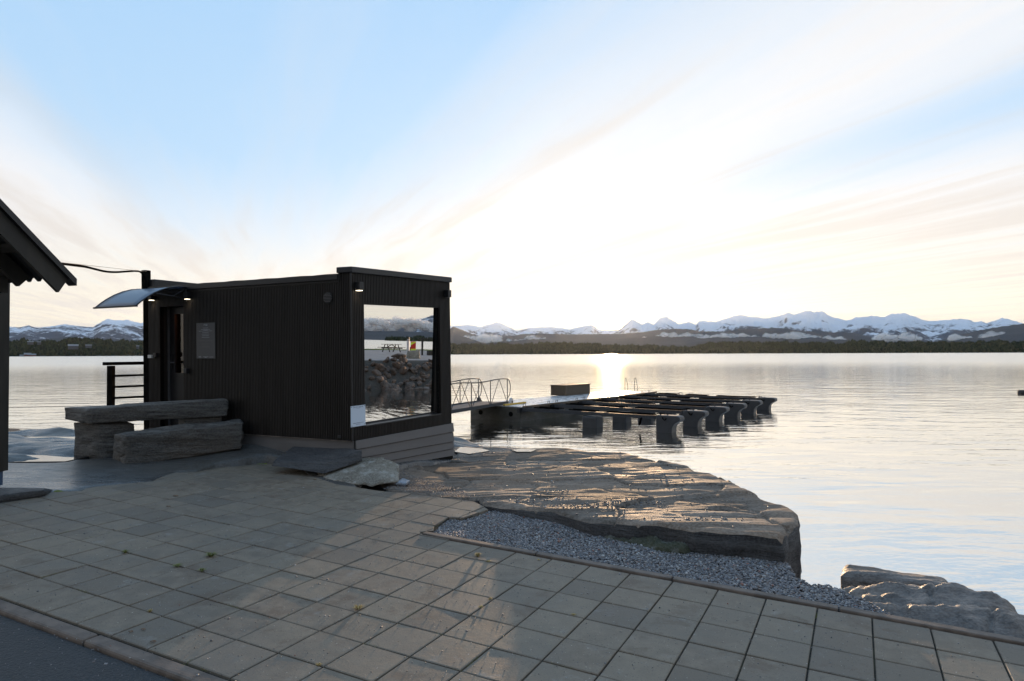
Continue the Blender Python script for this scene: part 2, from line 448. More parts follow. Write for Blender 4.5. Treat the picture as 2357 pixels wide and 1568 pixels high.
M['boulder'] = stone_mat('lichen_boulder', (.11, .10, .085), (.33, .31, .27), (.13, .105, .07), rough=(.6, .9), stretch=(1, 1, 2.), scale=2.6, bstr=.9, bdist=.02, fine=60, lichen=(.33, .32, .29))
M['shore_rock'] = stone_mat('shore_rock', (.06, .056, .055), (.2, .18, .165), (.22, .16, .11), rough=(.4, .75), stretch=(1, 2.4, 4), rot=R_(-12), scale=2.2, bstr=.9, bdist=.02)
M['moss_mortar'] = stone_mat('mossy_mortar', (.03, .032, .025), (.10, .10, .08), (.07, .075, .03), rough=(.7, .95), stretch=(1, 1, 1), scale=12., bstr=1., bdist=.02, lichen=(.17, .175, .155))
M['riprap'] = stone_mat('riprap_stone', (.022, .016, .013), (.15, .115, .095), (.08, .05, .035), rough=(.6, .9), stretch=(1, 1, 1.5), scale=.9, bstr=.5, bdist=.03, fine=20, kind='World')

def paver_mat():
    m, g, p = base_mat('concrete_paver')
    v = coords(g, kind='World'); oi = g.node('ShaderNodeObjectInfo'); r = oi.outputs['Random']
    wv = g.comb(g.m('MULTIPLY', r, 37.), g.m('MULTIPLY', r, 11.)); vo = g.add(v, wv)
    n1 = g.noise(v, 1.1, 5., .6); n2 = g.noise(vo, 9., 6., .6); n3 = g.noise(vo, 110., 3., .7); n4 = g.noise(vo, 45., 4., .6)
    c = g.mix(g.ss(n2, .3, .72), (.152, .122, .092), (.238, .198, .153))
    c = g.mix(g.lin(r, 0, 1, 0, .6), c, (.25, .21, .158)); c = g.mix(g.m('MULTIPLY', g.m('GREATER_THAN', r, .84), .5), c, (.115, .098, .082))
    c = g.mix(g.m('MULTIPLY', g.ss(n1, .42, .68), .55), c, (.145, .135, .118))
    c = g.mix(g.m('MULTIPLY', g.ss(g.noise(vo, 4.2, 7., .7), .58, .72), .45), c, (.30, .30, .29))
    c = g.mix(g.m('MULTIPLY', g.ss(g.noise(v, 3.1, 6., .7, .3), .54, .66), .5), c, (.12, .085, .06))
    pit = g.ss(n3, .60, .68); c = g.mix(g.m('MULTIPLY', pit, .8), c, (.05, .048, .045))
    fleck = g.ss(g.noise(v, 85., 2., .5), .72, .76); c = g.mix(g.m('MULTIPLY', fleck, .8), c, (.6, .58, .52))
    g.put(p.inputs['Base Color'], c)
    g.put(p.inputs['Roughness'], g.lin(n2, .3, .7, .6, .8)); p.inputs['Specular IOR Level'].default_value = .3
    b = bump(g, p, n2, .35, .004); b = bump(g, p, n4, .35, .002, b); bump(g, p, n3, .5, .0018, b)
    return m
M['paver'] = paver_mat()
M['kerb'] = plain('kerb_concrete', (.135, .105, .085), .7, noise=.35, ns=9, bmp=.5, bs=90)
def joint_mat():
    m, g, p = base_mat('joint_sand'); v = coords(g, kind='World')
    c = g.mix(g.ss(g.noise(v, 130., 3., .7), .5, .72), (.03, .028, .024), (.17, .15, .12))
    c = g.mix(g.m('MULTIPLY', g.ss(g.noise(v, 2.1, 4.), .52, .64), .6), c, (.11, .10, .05))
    g.put(p.inputs['Base Color'], c); p.inputs['Roughness'].default_value = .95
    bump(g, p, g.noise(v, 160., 3.), .8, .004); return m
M['joint'] = joint_mat()
def asphalt_mat():
    m, g, p = base_mat('asphalt'); v = coords(g, kind='World')
    n = g.noise(v, 95., 3., .6)
    c = g.mix(g.ss(n, .4, .75), (.016, .017, .019), (.07, .07, .072))
    c = g.mix(g.ss(g.noise(v, 150., 2.), .72, .76), c, (.35, .35, .34))
    g.put(p.inputs['Base Color'], c); g.put(p.inputs['Roughness'], g.lin(n, .3, .7, .5, .8))
    b = bump(g, p, g.noise(v, 60., 2., .5), 1., .008); bump(g, p, n, .8, .004, b); return m
M['asphalt'] = asphalt_mat()
def pebble_mat():
    m, g, p = base_mat('pebble'); ge = g.node('ShaderNodeNewGeometry'); r = ge.outputs['Random Per Island']
    cr = g.node('ShaderNodeValToRGB'); g.link(r, cr.inputs[0]); e = cr.color_ramp; e.interpolation = 'CONSTANT'
    cols = [(0, (.09, .095, .11)), (.16, (.16, .165, .185)), (.32, (.12, .105, .10)), (.45, (.24, .24, .255)), (.58, (.18, .14, .12)), (.70, (.07, .072, .08)), (.82, (.30, .285, .27)), (.93, (.45, .44, .43)), (.985, (.30, .10, .05))]
    e.elements[0].position = 0; e.elements[0].color = cols[0][1] + (1,); e.elements[1].position = cols[1][0]; e.elements[1].color = cols[1][1] + (1,)
    for q, c in cols[2:]:
        x = e.elements.new(q); x.color = c + (1,)
    v = coords(g, kind='World')
    c = g.mix(g.m('MULTIPLY', g.noise(v, 400., 2.), .5), cr.outputs[0], (.2, .2, .21))
    g.put(p.inputs['Base Color'], c); g.put(p.inputs['Roughness'], .5); return m
M['pebble'] = pebble_mat()
M['gravel_bed'] = plain('gravel_under_pebbles', (.035, .034, .035), .9, noise=.5, ns=60, bmp=.8, bs=90)
M['soil'] = plain('dark_soil', (.05, .042, .034), .9, noise=.4, ns=12, bmp=.8, bs=60)
M['batten'] = plain('black_stained_batten', (.019, .015, .0125), .55, spec=.3, noise=.35, ns=8, stretch=(1, 1, .15))
M['backing'] = plain('black_wall_board', (.003, .003, .003), .7, spec=.2)
M['trim'] = plain('black_metal_flashing', (.016, .016, .018), .42, noise=.2, ns=5)
M['siding'] = plain('grey_painted_siding', (.125, .115, .112), .55, noise=.1, ns=10, bmp=.15, bs=40, stretch=(.2, .2, 1))
M['dark_metal'] = plain('dark_metal', (.02, .02, .022), .4, .3)
M['mirror'] = plain('reflective_window_glass', (.95, .94, .92), .0, 1.)
M['wood_dark'] = plain('weathered_dark_timber', (.035, .03, .024), .75, noise=.4, ns=5, bmp=.4, bs=50, stretch=(1, 1, .2))
M['fence_wood'] = plain('black_fence_timber', (.012, .011, .010), .8, spec=0., noise=.3, ns=10)
M['galv'] = plain('galvanised_steel', (.11, .113, .12), .6, .1, spec=.25, noise=.15, ns=25)
M['concrete_dark'] = stone_mat('pontoon_concrete', (.05, .045, .038), (.12, .11, .095), (.06, .05, .03), rough=(.6, .85), stretch=(1, 1, 3), scale=1.4, bstr=.3, kind='World')
M['deck'] = plain('frosted_deck_boards', (.52, .52, .53), .28, noise=.2, ns=3.)
M['float'] = plain('grey_plastic_float', (.032, .033, .037), .5, noise=.2, ns=4)
M['rubber'] = plain('black_rubber', (.006, .006, .006), .9, spec=0.)
M['box_wood'] = plain('brown_slatted_timber', (.11, .078, .05), .6, noise=.25, ns=20)
M['yellow'] = plain('yellow_paint', (.55, .33, .03), .5)
M['white_sign'] = plain('white_sign_plate', (.62, .70, .80), .35)
M['grey_sign'] = plain('dark_grey_sign_plate', (.055, .055, .058), .45)
M['ink'] = plain('dark_ink', (.03, .035, .06), .5)
M['ink_grey'] = plain('grey_ink', (.24, .27, .33), .5)
M['pale_print'] = plain('pale_print', (.32, .32, .36), .5)
M['faint_print'] = plain('faint_print', (.10, .10, .11), .5)
M['lamp_lit'] = plain('lit_lamp_lens', (.9, .85, .7), .4, emit=(1., .86, .62), es=4.)
M['warm_lit'] = plain('warm_sauna_lamp', (.9, .5, .2), .4, emit=(1., .42, .12), es=6.)
M['sauna_wood'] = plain('sauna_wood', (.32, .13, .05), .55, noise=.3, ns=6, stretch=(4, 4, .4))
M['white_box'] = plain('white_plastic', (.6, .58, .56), .4)
M['red'] = plain('red_reflective', (.6, .02, .01), .4)
M['lime'] = plain('yellow_reflective', (.75, .85, .05), .4)
M['white_post'] = plain('white_painted_post', (.6, .6, .6), .5)
M['grass'] = plain('dry_green_grass', (.16, .17, .045), .7, noise=.4, ns=90)
M['straw'] = plain('straw_grass', (.36, .26, .09), .7, noise=.4, ns=90)
M['turf'] = plain('rough_turf', (.09, .11, .03), .9, noise=.4, ns=3., bmp=.6, bs=20)
M['leaf'] = plain('dead_leaf', (.20, .12, .07), .8, noise=.4, ns=80)
M['moss'] = plain('green_moss', (.13, .15, .03), .9, noise=.4, ns=60, bmp=1., bs=90)
M['ice'] = plain('thin_white_ice', (.26, .29, .34), .35, noise=.2, ns=50)
M['lot'] = plain('frosted_gravel_lot', (.21, .20, .20), .8, noise=.2, ns=1.5, bmp=.5, bs=8)
M['plinth'] = plain('blue_grey_post_shoe', (.10, .15, .24), .5, .3, noise=.15, ns=10)
def poly_canopy():
    m, g, p = base_mat('frosted_polycarbonate'); n = g.noise(coords(g), 30., 4.)
    p.inputs['Base Color'].default_value = (.33, .38, .46, 1); p.inputs['Roughness'].default_value = .25
    tr = g.node('ShaderNodeBsdfTranslucent'); tr.inputs[0].default_value = (.4, .47, .6, 1)
    mx = g.node('ShaderNodeMixShader'); mx.inputs[0].default_value = .35
    out = m.node_tree.nodes['Material Output']; g.link(p.outputs[0], mx.inputs[1]); g.link(tr.outputs[0], mx.inputs[2]); g.link(mx.outputs[0], out.inputs[0])
    bump(g, p, n, .15, .003); return m
M['canopy'] = poly_canopy()
def door_glass():
    m, g, p = base_mat('door_glass'); t = g.node('ShaderNodeBsdfTransparent'); t.inputs[0].default_value = (.6, .5, .45, 1)
    gl = g.node('ShaderNodeBsdfGlossy'); gl.inputs['Roughness'].default_value = .02
    mx = g.node('ShaderNodeMixShader'); mx.inputs[0].default_value = .10
    out = m.node_tree.nodes['Material Output']; g.link(t.outputs[0], mx.inputs[1]); g.link(gl.outputs[0], mx.inputs[2]); g.link(mx.outputs[0], out.inputs[0]); return m
M['door_glass'] = door_glass()
def water_mat():
    m, g, p = base_mat('sea_water')
    p.inputs['Base Color'].default_value = (.02, .028, .03, 1); p.inputs['IOR'].default_value = 1.5
    p.inputs['Specular IOR Level'].default_value = .5
    ge = g.node('ShaderNodeNewGeometry'); pos = ge.outputs['Position']
    dist = g.node('ShaderNodeVectorMath'); dist.operation = 'LENGTH'; g.link(pos, dist.inputs[0]); dd = dist.outputs['Value']
    far = g.ss(dd, 8., 260.)
    rgh = g.lin(far, 0, 1, .02, .2); g.put(p.inputs['Roughness'], rgh)
    gl = g.node('ShaderNodeBsdfGlossy'); gl.distribution = 'MULTI_GGX'; gl.inputs[0].default_value = (.9, .9, .88, 1); g.put(gl.inputs['Roughness'], rgh)
    mx = g.node('ShaderNodeMixShader'); mx.inputs[0].default_value = .80; g.link(p.outputs[0], mx.inputs[1]); g.link(gl.outputs[0], mx.inputs[2]); g.link(mx.outputs[0], m.node_tree.nodes['Material Output'].inputs[0])
    v = coords(g, (.8, 2.1, 1), R_(12), 'World'); v2 = coords(g, (1.4, 2.6, 1), R_(-20), 'World')
    n1 = g.noise(v, 1.25, 3., .5, .4); n2 = g.noise(v2, 4.2, 2., .5, .3); n3 = g.noise(v, .22, 2., .5)
    amp = g.lin(n3, .35, .65, .45, 1.1)
    n0 = g.noise(v, .42, 2., .5, .5)
    h = g.m('ADD', g.m('MULTIPLY', g.m('ADD', g.m('MULTIPLY', n1, 1.), g.m('MULTIPLY', n2, .25)), amp), g.m('MULTIPLY', n0, 2.6))
    b = g.node('ShaderNodeBump'); b.inputs['Distance'].default_value = .016
    g.put(b.inputs['Strength'], g.lin(far, 0, 1, 1., .3)); g.put(b.inputs['Height'], h); g.link(b.outputs[0], p.inputs['Normal']); g.link(b.outputs[0], gl.inputs['Normal'])
    return m
M['water'] = water_mat()
M['puddle'] = plain('puddle_water', (.02, .022, .025), .02); M['puddle'].node_tree.nodes['Principled BSDF'].inputs['IOR'].default_value = 2.6
def mountain_mat(name, rock, snow, z0, z1, ns):
    m, g, p = base_mat(name); ge = g.node('ShaderNodeNewGeometry'); sp = g.node('ShaderNodeSeparateXYZ'); g.link(ge.outputs['Position'], sp.inputs[0])
    v = coords(g, (1, 1, 1), 0, 'World')
    n = g.noise(v, ns, 9., .68); n2 = g.noise(v, ns * 5, 6., .7)
    nz = g.node('ShaderNodeSeparateXYZ'); g.link(ge.outputs['Normal'], nz.inputs[0])
    f = g.m('ADD', g.lin(sp.outputs[2], z0, z1, 0, 1), g.m('MULTIPLY', g.m('SUBTRACT', n, .5), 3.0))
    f = g.m('ADD', f, g.m('MULTIPLY', g.m('SUBTRACT', n2, .5), 1.1))
    f = g.m('ADD', f, g.lin(nz.outputs[2], .3, .9, -.35, .35))
    g.put(p.inputs['Base Color'], g.mix(g.ss(f, .35, .75), rock, snow)); p.inputs['Roughness'].default_value = .85
    p.inputs['Specular IOR Level'].default_value = .1
    return m
M['snow_mt'] = mountain_mat('snowy_mountain', (.06, .07, .095), (.72, .76, .83), 230., 900., .0026)
M['hill'] = mountain_mat('bare_hill', (.03, .038, .05), (.038, .048, .062), 250., 600., .002)
def forest_mat():
    m, g, p = base_mat('conifer_forest'); ge = g.node('ShaderNodeNewGeometry')
    c = g.mix(ge.outputs['Random Per Island'], (.012, .018, .010), (.045, .05, .022))
    g.put(p.inputs['Base Color'], c); p.inputs['Roughness'].default_value = .95; p.inputs['Specular IOR Level'].default_value = .05; return m
M['forest'] = forest_mat()
M['shore_ground'] = plain('wooded_shore_ground', (.025, .03, .018), .95, noise=.4, ns=.01)
def cloud_mat():
    m, g, p = base_mat('cloud_vapour')
    v = coords(g, (1, 1, 1.6), 0, 'World'); n = g.noise(v, .006, 6., .65); lw = g.node('ShaderNodeLayerWeight'); lw.inputs[0].default_value = .5
    a = g.m('MULTIPLY', g.m('SUBTRACT', 1., g.ss(lw.outputs['Facing'], .05, .8)), g.lin(n, .3, .6, .55, 1.))
    df = g.node('ShaderNodeBsdfDiffuse'); df.inputs[0].default_value = (.95, .95, .97, 1)
    tl = g.node('ShaderNodeBsdfTranslucent'); tl.inputs[0].default_value = (.97, .95, .93, 1)
    ad = g.node('ShaderNodeMixShader'); ad.inputs[0].default_value = .5; g.link(df.outputs[0], ad.inputs[1]); g.link(tl.outputs[0], ad.inputs[2])
    t = g.node('ShaderNodeBsdfTransparent'); mx = g.node('ShaderNodeMixShader')
    g.put(mx.inputs[0], g.m('MULTIPLY', a, .97)); g.link(t.outputs[0], mx.inputs[1]); g.link(ad.outputs[0], mx.inputs[2])
    g.link(mx.outputs[0], m.node_tree.nodes['Material Output'].inputs[0]); return m
M['cloud'] = cloud_mat()
M['dark_galv'] = plain('weathered_steel', (.07, .072, .078), .6, .0, spec=.1, noise=.15, ns=25)
M['house_white'] = plain('pale_house_wall', (.09, .09, .10), .8)
M['house_roof'] = plain('frosty_roof', (.24, .26, .28), .8)
M['house_red'] = plain('red_boathouse_wall', (.16, .06, .05), .8)
rng = random.Random(7); NR = np.random.RandomState(11)

# ================================================================== SETTING
# ---- sea
def build_sea():
    b = 60000.
    rr = [0, 6, 14, 30, 70, 160, 400, 1000, 3000, 9000, 26000, b]; V = [(0, 8, WATER)]; F = []; k = 48
    for r in rr[1:]:
        for j in range(k): V.append((r * math.sin(2 * math.pi * j / k), 8 + r * math.cos(2 * math.pi * j / k), WATER))
    for j in range(k): F.append((0, 1 + (j + 1) % k, 1 + j))
    for i in range(len(rr) - 2):
        for j in range(k): F.append((1 + i * k + j, 1 + i * k + (j + 1) % k, 1 + (i + 1) * k + (j + 1) % k, 1 + (i + 1) * k + j))
    mesh('water', np.array(V, float), F, M['water'], None, True, loc=(0, 8, WATER), kind='structure')
build_sea()

# ---- mountains and shores, as directions (azimuth, tan elevation) placed at real distances
def azel(u, v):
    d = ray(u, v); return math.degrees(math.atan2(d[0], d[1])), d[2] / math.hypot(d[0], d[1])
def ridge(name, pts, d0, d1, d2, mat, seed, step=.12, rows=26, rough=.25, kind='structure', base=WATER - 5):
    A = np.array([p[0] for p in pts]); E = np.array([p[1] for p in pts])
    az = np.arange(A.min(), A.max() + step, step); el = np.interp(az, A, E)
    V = []; n = len(az)
    ar = np.radians(az); fb = fbm(az * .9, az * 0, o=4, seed=seed)
    for r in range(rows + 1):
        t = r / rows
        if t <= .75: q = t / .75; dist = d0 + (d1 - d0) * q; prof = q ** 1.15
        else: q = (t - .75) / .25; dist = d1 + (d2 - d1) * q; prof = 1 - .8 * q ** 1.2
        crest = (CAM[2] + el * d1) - base
        x = dist * np.sin(ar); y = dist * np.cos(ar)
        k = 9. / (d2 - d0)
        rn = 1 - np.abs(fbm(x * k * .6, y * k * .6, o=5, seed=seed + 3)); env = 4 * prof * (1 - prof) if t <= .75 else .5 * (1 - prof)
        z = base + crest * (prof + rough * env * (rn - .75)) + crest * .015 * fbm(az * 9, az * 0 + r, o=2, seed=seed)
        V.append(np.stack([x, y, z], 1))
    V = np.vstack(V); I, J = np.meshgrid(np.arange(rows), np.arange(n - 1), indexing='ij'); I = I.ravel(); J = J.ravel()
    F = np.stack([I * n + J, I * n + J + 1, (I + 1) * n + J + 1, (I + 1) * n + J], 1)[:, ::-1]
    return mesh(name, V, F, mat, None, True, kind=kind)
far_px = [(-60, 752), (-10, 750), (18, 753), (32, 752.6), (48, 754), (68, 747.7), (80, 754.8), (106, 752), (122, 750.7), (148, 747), (182, 751), (213, 753), (239, 737.4), (248, 735.5), (278, 737.7), (286, 739), (291, 734.8), (303, 739), (322, 743.5), (337, 740), (420, 735), (560, 742), (700, 738), (860, 745), (1000, 752),
    (1042, 751), (1077, 747.6), (1106, 752.6), (1146, 741.8), (1191, 761.4), (1214, 755), (1241, 753.5), (1264, 752), (1311, 758), (1335, 752), (1361, 748), (1380, 759), (1425, 759), (1438, 748), (1455, 734.5), (1478, 746.8), (1490, 741.5), (1505, 746.8), (1522, 729.8), (1535, 729.8), (1563, 746.8), (1587, 741.5), (1601, 748), (1610, 738.6), (1648, 741.5), (1669, 734.5), (1701, 723.9), (1727, 729), (1768, 732.8), (1794, 727.5), (1815, 720), (1826, 724), (1858, 715), (1876, 718.7), (1892, 715.8), (1917, 730.4), (1949, 737.7), (1972, 730.4), (2010, 727), (2036, 729.5), (2051, 723), (2083, 721.6), (2115, 732), (2139, 740.6), (2188, 735.4), (2226, 734), (2244, 742), (2258, 739), (2270, 744.4), (2308, 732), (2357, 745), (2420, 738)]
far = [azel(*p) for p in far_px]
left_ext = [(-100 + i * 4, .035 + .012 * math.sin(i * 1.7) + .008 * math.sin(i * 4.1)) for i in range(15)]
right_ext = [(41 + i * 3.0, .040 + .010 * math.sin(i * 1.9) + .007 * math.sin(i * 4.7)) for i in range(9)]
right_mir = [(69., .036), (70.5, .043), (71.6, .0405), (72.3, .0385), (72.8, .0345), (73.5, .0325), (74.2, .0312), (75.2, .0305), (76.2, .0300), (76.9, .0315), (77.5, .0300), (79, .033), (83, .040), (90, .03), (100, .04), (115, .03)]
split_l = [p for p in far if p[0] < -8]; split_r = [p for p in far if p[0] >= -8]
ridge('snowy_mountains', left_ext + split_l + split_r[:1], 9000, 13500, 17500, M['snow_mt'], 3, rows=40, rough=.5)
ridge('snowy_mountains', split_r, 11000, 16500, 20500, M['snow_mt'], 8, rows=44, step=.08, rough=.5)
ridge('snowy_mountains', split_r[-1:] + right_ext + right_mir, 8500, 12000, 15500, M['snow_mt'], 12, rows=34, rough=.45)
mid_px = [(1000, 790), (1042, 752), (1060, 758), (1090, 770), (1120, 783), (1165, 774.6), (1212, 768.7), (1258, 768.7), (1317, 770), (1376, 769), (1430, 769), (1481, 764), (1522, 758.5), (1581, 757), (1610, 763), (1669, 763), (1715, 758.5), (1760, 755.8), (1800, 755), (1832, 762.5), (1888, 762.5), (1911, 767), (1931, 764.6), (1961, 766), (2004, 775.7), (2060, 786), (2150, 786), (2223, 767), (2282, 755), (2357, 745), (2440, 735)]
mid = [azel(*p) for p in mid_px] + [(44, .035), (52, .02), (60, .016), (66, .012), (70, .0125), (73, .0125), (75, .0130), (77.7, .0120), (82, .014), (90, .02), (105, .02)]
ridge('foothills', mid, 5200, 7600, 9000, M['hill'], 21, rows=16, rough=.2)
ridge('foothills', [azel(*p) for p in [(-200, 775), (-60, 790), (18, 788), (90, 782), (150, 775), (200, 780), (330, 783), (500, 770), (700, 775), (860, 790)]], 5200, 7200, 8600, M['hill'], 22, rows=16, rough=.2)
tree_px = [(-220, 780), (-60, 779), (18, 781), (51, 777.5), (66, 779.8), (94, 782), (115, 781), (136, 780.5), (151, 773), (174, 772), (197, 775), (242, 778), (272, 781), (284, 777.5), (295, 782), (337, 781), (500, 778), (760, 784), (1000, 788), (1042, 788), (1100, 788.5), (1188, 787), (1288, 786), (1350, 788.5), (1405, 790.7), (1493, 792), (1575, 796.6), (1590, 797), (1612, 788), (1715, 782.5), (1740, 784), (1815, 784), (1931, 787), (1952, 785.5), (1966, 781), (2063, 784), (2357, 782), (2450, 781)]
tree = [azel(*p) for p in tree_px]
tree = [(-75, .015), (-50, .02)] + tree + [(42, .018), (50, .02), (60, .012), (66, .004), (70.5, .0045), (72.0, .0075), (73.5, .0088), (75.0, .0078), (75.9, .004), (76.3, .0005), (76.8, .0035), (78.5, .0035), (80, .006), (95, .01)]
def hills_and_forest():
    TH = 13.
    low = [(a, e - TH / 2450.) for a, e in tree]
    g = ridge('wooded_shore', low, 2150, 2450, 2700, M['shore_ground'], 31, rows=10, rough=.05, step=.15, base=WATER - 3)
    A = np.array([p[0] for p in low]); E = np.array([p[1] for p in low])
    N = 26000
    az = np.concatenate([NR.uniform(-45, 41, N - 3000), NR.uniform(60, 84, 3000)]); q = NR.uniform(.02, 1.0, len(az)) ** .8
    q[:2600] = NR.uniform(.93, 1.0, 2600)
    dist = 2150 + 300 * q; el = np.interp(az, A, E)
    base = (WATER - 3) + ((CAM[2] + el * 2450) - (WATER - 3)) * q ** 1.15 - 1.5
    keep = base > WATER - 2.6
    az, dist, base = az[keep], dist[keep], base[keep]; n = len(az)
    # leave clearings round the houses on the left shore
    h = NR.uniform(6, 15, n) * (1 + .25 * fbm(az * 3, az * 0, o=2)); r = h * NR.uniform(.22, .42, n)
    ar = np.radians(az); X = dist * np.sin(ar); Y = dist * np.cos(ar)
    k = 5; ang = 2 * math.pi * np.arange(k) / k
    ring = lambda rad, zz: np.stack([X[:, None] + rad[:, None] * np.cos(ang + X[:, None]), Y[:, None] + rad[:, None] * np.sin(ang + X[:, None]), np.repeat((base + zz)[:, None], k, 1)], 2)
    r1 = ring(r, h * .12); r2 = ring(r * .75, h * .62); top = np.stack([X, Y, base + h], 1)[:, None]
    V = np.concatenate([r1, r2, top], 1).reshape(-1, 3); m = 2 * k + 1
    F = []
    for j in range(k):
        a, b = j, (j + 1) % k; F += [(a, b, b + k), (a, b + k, a + k), (a + k, b + k, 2 * k)]
    F = np.array(F)[None] + (np.arange(n) * m)[:, None, None]
    mesh('forest', V, F.reshape(-1, 3), M['forest'], None, False, kind='stuff', label='dark conifer forest covering the low shores across the water')
hills_and_forest()
def far_houses():
    def house(u, v, w, h, label, wall, name='farmhouse', cat='house', d=2190., turn=0., lift=0.):
        p = CAM + ray(u, v) * (d / math.hypot(*ray(u, v)[:2])); az = math.atan2(p[0], p[1]) + turn
        X = np.array([math.cos(az), -math.sin(az), 0]); Y = np.array([math.sin(az), math.cos(az), 0]); Z = np.array([0, 0, 1.])
        p = p - Z * h * .5; dp = w * .55
        r = empty(name, p, label, cat, 'houses on the far left shore')
        MB().box(p - X * w / 2 - Y * dp / 2 - Z * 6, X * w, Y * dp, Z * (h * .45 + 6)).build('wall', wall, r)
        e = h * .45; o = .6
        q = [p - X * (w / 2 + o) - Y * (dp / 2 + o) + Z * e, p - X * (w / 2 + o) + Z * h, p - X * (w / 2 + o) + Y * (dp / 2 + o) + Z * e]
        MB().prism(q, X * (w + 2 * o)).build('roof', M['house_roof'], r)
    house(168.5, 796, 24, 8, 'long pale barn roof in the middle of the far left wooded shore', M['house_white'], 'barn', 'barn', d=2230)
    house(204, 795, 15, 3.5, 'low frosty roof just right of the long pale barn', M['house_white'], d=2230)
    house(70, 787, 14, 3.5, 'pale farmhouse high among trees, leftmost on the far shore', M['house_white'], d=2290)
    house(90, 787.5, 8, 3, 'small pale house near the crest, between leftmost house and barn', M['house_white'], d=2290)
    house(317, 797, 7, 4, 'small cream house on the far shore closest to the black cabin', M['house_white'], d=2230)
    house(63.5, 816, 15, 8, 'dark red boathouse with grey roof at the waterline', M['house_red'], 'boathouse', 'boathouse', d=2145)
    house(73, 817, 18, 6, 'low grey roofed shed right of the red boathouse at the waterline', M['house_red'], 'boathouse', 'boathouse', d=2145)
    house(52, 818.5, 12, 4, 'tiny pale shed left of the red boathouse at the waterline', M['house_white'], 'boathouse', 'boathouse', d=2145)
far_houses()
def low_clouds():
    V = []; F = []; off = 0; D, T = ico(3)
    def bank(u0, u1, v0, v1, n, dist=6900., az=None):
        nonlocal off
        for i in range(n):
            f = (i + rng.random()) / n
            if az is None:
                u = u0 + (u1 - u0) * f; hh = (v1 - v0) * rng.uniform(.35, 1) * (math.sin(math.pi * (.12 + .76 * f)) ** .5); v = v1 - hh * .45
                d = ray(u, v); p = CAM + d * dist / math.hypot(d[0], d[1]); r = hh / FPX * dist * .85; ex = 1.45
            else:
                a = R_(u0 + (u1 - u0) * f); e = v0 + (v1 - v0) * rng.uniform(.1, .85); p = np.array([math.sin(a) * dist, math.cos(a) * dist, e * dist]); r = rng.uniform(.3, .55) * abs(v1 - v0) * dist; ex = 1.6
            P = D * np.array([ex, 1.2, .8]) * r
            P = P * (1 + .35 * fbm(P[:, 0] / r * 1.3 + i, P[:, 1] / r * 1.3, P[:, 2] / r * 1.3, o=4, seed=i))[:, None] + p
            V.append(P); F.append(T + off); off += len(P)
    bank(1036, 1146, 766, 790, 9); bank(1166, 1214, 774, 787, 4); bank(1218, 1262, 768, 788, 4); bank(1453, 1476, 772, 786, 2)
    bank(1484, 1716, 764, 788, 18); bank(1724, 1890, 766, 786, 13); bank(1896, 1945, 768, 788, 4); bank(2018, 2066, 766, 785, 4); bank(2080, 2106, 766, 784, 2)
    bank(2190, 2252, 766, 785, 5); bank(2258, 2350, 762, 784, 7)
    bank(66, 84, .013, .0305, 110, dist=7900, az=1)
    mesh('low_clouds', np.vstack(V), np.vstack(F), M['cloud'], None, True, kind='stuff', label='pale low clouds lying along the foot of the mountains')
low_clouds()

# ---- the land underfoot
LAND = [(-16, -8), (-16, 12.4), (-6, 13.2), (-3, 12.6), (-.6, 11.2), (.6, 9.4), (1.4, 7.6), (1.5, 6.2), (1.75, 5.15), (2.35, 4.72), (3.0, 4.45), (4.0, 3.75), (6.5, 2.6), (12, .5), (16, -1), (16, -8)]
def ground_z(x, y):
    sd, _, _ = sdpoly(x, y, LAND)
    z = plane_z(x, y) - .085 - .05 * np.clip(y - 9, 0, 9)
    z = np.minimum(z, z - np.clip(sd, 0, 9) * 1.3) + .03 * fbm(x * 2, y * 2, o=3, seed=2) * np.clip(sd + .1, 0, .6) / .6
    return z
gx, gy = np.meshgrid(np.arange(-17, 17.01, .1), np.arange(-8.5, 15.01, .1), indexing='ij')
gz = np.maximum(ground_z(gx, gy), -2.6)
nx, ny = gx.shape; I, J = np.meshgrid(np.arange(nx - 1), np.arange(ny - 1), indexing='ij'); I = I.ravel(); J = J.ravel()
GF = np.stack([I * ny + J, (I + 1) * ny + J, (I + 1) * ny + J + 1, I * ny + J + 1], 1)
mesh('ground', np.stack([gx.ravel(), gy.ravel(), gz.ravel()], 1), GF, M['soil'], None, True, kind='structure')

# road and kerb
def pave_quad(i0, i1, j0, j1, h): return [pw(i0, j0, h), pw(i1, j0, h), pw(i1, j1, h), pw(i0, j1, h)]
MB().plate(pave_quad(-42, 26, -20, -4.37, -.075), PN * .05).build('road', M['asphalt'], None, kind='structure')
kerb = MB().plate(pave_quad(-42, 26, -4.39, -4.06, -.08), PN * .03).build('kerb', M['kerb'], None, kind='structure')
def kerb_row(parent, name, j0, j1, h, i0, i1, L, w=.012, round_=.012, mat=None):
    i = i0; k = 0
    while i < i1:
        a, b = i + w / TS / 2, min(i + L, i1) - w / TS / 2; t = rng.uniform(-.0015, .0015)
        MB().plate(pave_quad(a, b, j0, j1, -.05), PN * (.05 + h + t)).build(name, mat or M['kerb'], parent, bevel=round_)
        i += L; k += 1
kerb_row(kerb, 'kerb_stone', -4.34, -4.035, .000, -40.2, 24, 3.36, round_=.014)

